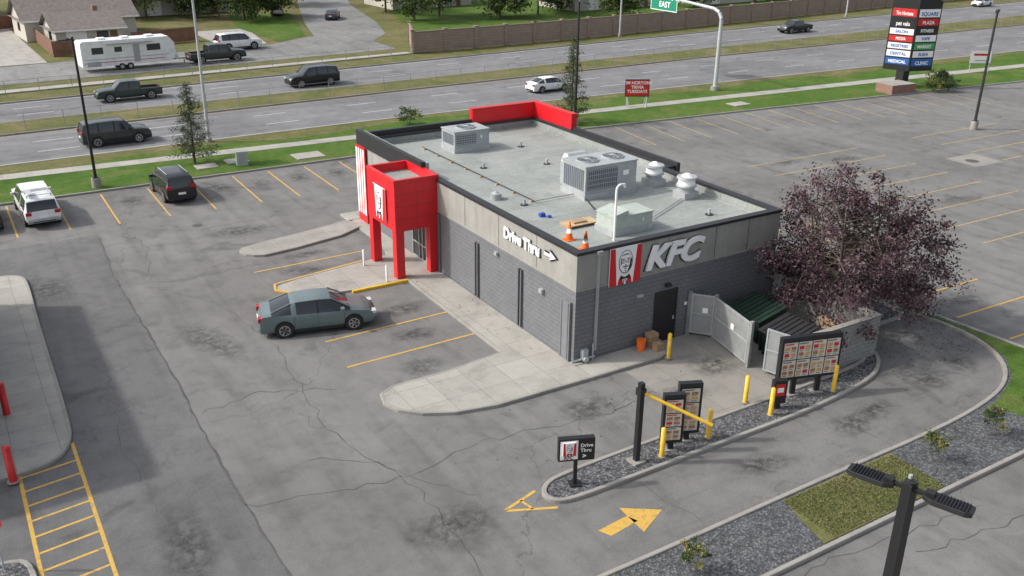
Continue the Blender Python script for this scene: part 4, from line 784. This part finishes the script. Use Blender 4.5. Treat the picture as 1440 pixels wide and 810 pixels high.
def decid(name,x,y,h,cr,cz,ch,n,size,mats,stems=1,seed=1,nb=40,r0=.16,clump=.8,z0=0,droop=0):
    rs=np.random.RandomState(seed); o=empty(name,(x,y,z0)); g=MB(); tips=[]
    bases=[]
    for s in range(stems):
        a=2*math.pi*s/stems+rs.rand(); lean=(.0 if stems==1 else cr*.33)
        p1=Vector((math.cos(a)*lean*.35,math.sin(a)*lean*.35,cz*.35)); p2=Vector((math.cos(a)*lean,math.sin(a)*lean,cz*.85)); p3=Vector((math.cos(a)*lean*1.3,math.sin(a)*lean*1.3,cz+ch*.55))
        g.tube([Vector((math.cos(a)*.1*(stems>1),math.sin(a)*.1*(stems>1),0)),p1,p2,p3],[r0,r0*.8,r0*.5,r0*.18],'bark',8); bases.append((p1,p2,p3))
    for i in range(nb):
        while True:
            d=rs.uniform(-1,1,3)
            if .25<np.linalg.norm(d)<1: break
        rad=rs.uniform(.5,1.08)**.6; d=d/np.linalg.norm(d)*rad
        bumpy=1+.20*math.sin(3*math.atan2(d[1],d[0])+seed)+.13*math.sin(7*math.atan2(d[1],d[0])+2*d[2])
        rr_=math.hypot(d[0],d[1])
        t=Vector((d[0]*cr*bumpy,d[1]*cr*bumpy,cz+d[2]*ch*(1.0+.15*rs.randn()*.6)-droop*rr_*rr_))
        if t.z<.5: t.z=.5+rs.rand()*.6
        p1,p2,p3=bases[rs.randint(stems)]; f=rs.rand(); s_=p1.lerp(p2,.3+.7*f) if t.z<cz else p2.lerp(p3,f)
        mid=s_.lerp(t,.5)+Vector((0,0,.12*(t-s_).length)); g.tube([s_,mid,t],[r0*.3,r0*.17,r0*.05],'bark',5); tips.append((s_,mid,t))
    g.obj("trunk_and_branches",parent=o,smooth=60)
    per=n//nb; groups={k:[] for k in mats}
    for i,(a,m_,t) in enumerate(tips):
        k=mats[rs.choice(len(mats),p=[.5,.3,.2][:len(mats)] if len(mats)==3 else None)]
        c=np.array(t); q=int(per*.68*rs.uniform(.5,1.4)); s=clump*rs.uniform(.5,1.35)
        pts=c+rs.normal(size=(q,3))*s*np.array([.5,.5,.36])
        f=rs.rand(int(per*.3))[:,None]; mm=np.array(m_); along=mm+(c-mm)*f*1.25+rs.normal(size=(int(per*.3),3))*s*.3
        groups[k]+=[pts,along]
    for k,v in groups.items():
        if v: leaves("leaves_"+k,np.concatenate(v),size,k,o)
    return o
decid("purple_leaf_tree",13.1,-2.8,7.4,4.35,4.2,3.1,36000,.14,['lf_p1','lf_p2','lf_p3'],6,3,220,.13,.62,0,1.5)
decid("shrub",17.9,-3.3,1.2,.8,.7,.5,1500,.1,['lf_g1','lf_g3','lf_g2'],3,5,20,.03,.3,.09)
for i,(x,y,r) in enumerate(((10.2,-12.6,.38),(6.8,-12.6,.38),(-4.6,-12.7,.4),(-7.6,-12.8,.38),(13,-12.4,.35))): decid("shrub",x,y,.5,r,.2,.16,1100,.07,['lf_g1','lf_y','lf_g3'],3,20+i,20,.012,.16,.09)
decid("shrub",13.4,43.6,1.6,.9,.8,.7,1500,.14,['lf_g2','lf_g1'],3,9,20,.03,.35,.1)
for i,(x,y,r,h) in enumerate(((67.6,31.2,.9,1.0),(70.0,32.4,1.4,1.7),(71.6,33.2,1.0,1.1),(69.3,30.6,.8,.8))): decid("shrub",x,y,h,r,h*.6,h*.5,1500,.14,['lf_g3','lf_g1'] if i%2 else ['lf_y','lf_g1'],3,40+i,22,.03,.35,.1)
def conifer(name,x,y,h,r,n,size,seed,z0=.1,k='lf_c'):
    rs=np.random.RandomState(seed); o=empty(name,(x,y,z0)); g=MB(); g.tube([(0,0,0),(0.05,0,h*.5),(0,.05,h)],[.11,.06,.015],'bark',8); pts=[]
    nb=60
    for i in range(nb):
        f=(i+.5)/nb; z=.45+(h-.5)*f; L=r*(1-f)**.65*rs.uniform(.45,1.25); a=i*2.4+rs.rand(); e=Vector((math.cos(a)*L,math.sin(a)*L,z+L*.15-.1)); g.tube([(0,0,z),e],[.025,.008],'bark',4)
        m_=int(n/nb*(.4+1.2*(1-f))*rs.uniform(.4,1.4)); t=rs.rand(m_)[:,None]**.6; p=np.array([0,0,z])+(np.array(e)-np.array([0,0,z]))*t+rs.normal(size=(m_,3))*np.array([.10,.10,.08])*(.6+.5*r); pts.append(p)
    g.obj("trunk_and_branches",parent=o); leaves("needles",np.concatenate(pts),size,k,o,asp=.3)
conifer("larch_tree",-5.6,40.2,5.9,1.75,6500,.16,2); conifer("larch_tree",26.2,37.6,7.3,1.8,7500,.17,4)
for i,(x,y,h,r) in enumerate(((10,131,9,5),(17,128,7,4),(3,134,8,4),(22.5,121,8,4),(28,124,7,3.5),(46,109,8,4.5),(52,112,9,5),(60,106,6,4),(68,107,8,5),(74,110,7,4),(-14,150,9,5),(35,140,10,6),(80,100,5,3),(47,122,9,5),(100,104,6,4),(125,104,6,4),(22,150,10,6),(-4,150,10,6),(60,135,10,6),(-30,125,8,4))):
    decid("tree",x,y,h,r,h*.58,h*.42,5200,.42,['lf_g2','lf_g1','lf_g3'],1,100+i,46,.2,1.5)
rs=np.random.RandomState(3)
A=np.stack([rs.uniform(.3,5.8,6000),rs.uniform(-13.7,-11.55,6000),np.full(6000,.12)],1); leaves("grass",A,.08,'lf_d',None,.3)
A=np.stack([rs.uniform(.3,5.8,4000),rs.uniform(-13.7,-11.55,4000),np.full(4000,.12)],1); leaves("grass",A,.08,'lf_g2',None,.3)
A=np.concatenate([np.stack([rs.uniform(11,17,260),rs.uniform(-8,-4,260),np.full(260,.02)],1),np.stack([rs.uniform(-1.8,-.2,30),rs.uniform(2,12,30),np.full(30,.145)],1),np.stack([rs.uniform(-8,4,40),rs.uniform(-6.2,-1.6,40),np.full(40,.02)],1)]); leaves("fallen_leaves",A,.08,'lf_p2',None,.6)

# ------------------------------------------------------------------ light, sky, camera
sv=Vector((-.88*math.cos(R(40)),.47*math.cos(R(40)),math.sin(R(40)))).normalized()
w=bpy.data.worlds.new("World"); bpy.context.scene.world=w; w.use_nodes=True; nt=w.node_tree
sk=nt.nodes.new("ShaderNodeTexSky"); sk.sky_type='NISHITA'; sk.sun_disc=False; sk.sun_elevation=R(40); sk.sun_rotation=math.atan2(-.88,.47); sk.dust_density=4; sk.ozone_density=1.0; sk.air_density=1.0
hs=nt.nodes.new("ShaderNodeHueSaturation"); hs.inputs["Saturation"].default_value=.45; hs.inputs["Value"].default_value=1.4; nt.links.new(sk.outputs[0],hs.inputs["Color"])
bg=nt.nodes["Background"]; bg.inputs[1].default_value=.15; nt.links.new(hs.outputs[0],bg.inputs[0])
l=bpy.data.lights.new("sun",'SUN'); l.energy=2.8; l.angle=R(2); l.color=(1,.96,.90); lo=bpy.data.objects.new("sun",l); C.objects.link(lo); lo.rotation_euler=sv.to_track_quat('Z','Y').to_euler(); lo.location=(-30,20,40)
t,r,a=.3989,.0117,.5569
fw=Vector((math.sin(a)*math.cos(t),math.cos(a)*math.cos(t),-math.sin(t))); rt0=Vector((math.cos(a),-math.sin(a),0)); up0=rt0.cross(fw)
rt=rt0*math.cos(r)+up0*math.sin(r); up=-rt0*math.sin(r)+up0*math.cos(r)
cd=bpy.data.cameras.new("camera"); co=bpy.data.objects.new("camera",cd); C.objects.link(co)
co.matrix_world=Matrix(((rt.x,up.x,-fw.x,-20.877),(rt.y,up.y,-fw.y,-28.5466),(rt.z,up.z,-fw.z,18.4417),(0,0,0,1)))
cd.sensor_width=36; cd.lens=1310.4/1440*36; cd.clip_end=3000; cd.clip_start=.1
bpy.context.scene.camera=co
vs_=bpy.context.scene.view_settings; vs_.view_transform='Standard'; vs_.look='None'; vs_.exposure=0
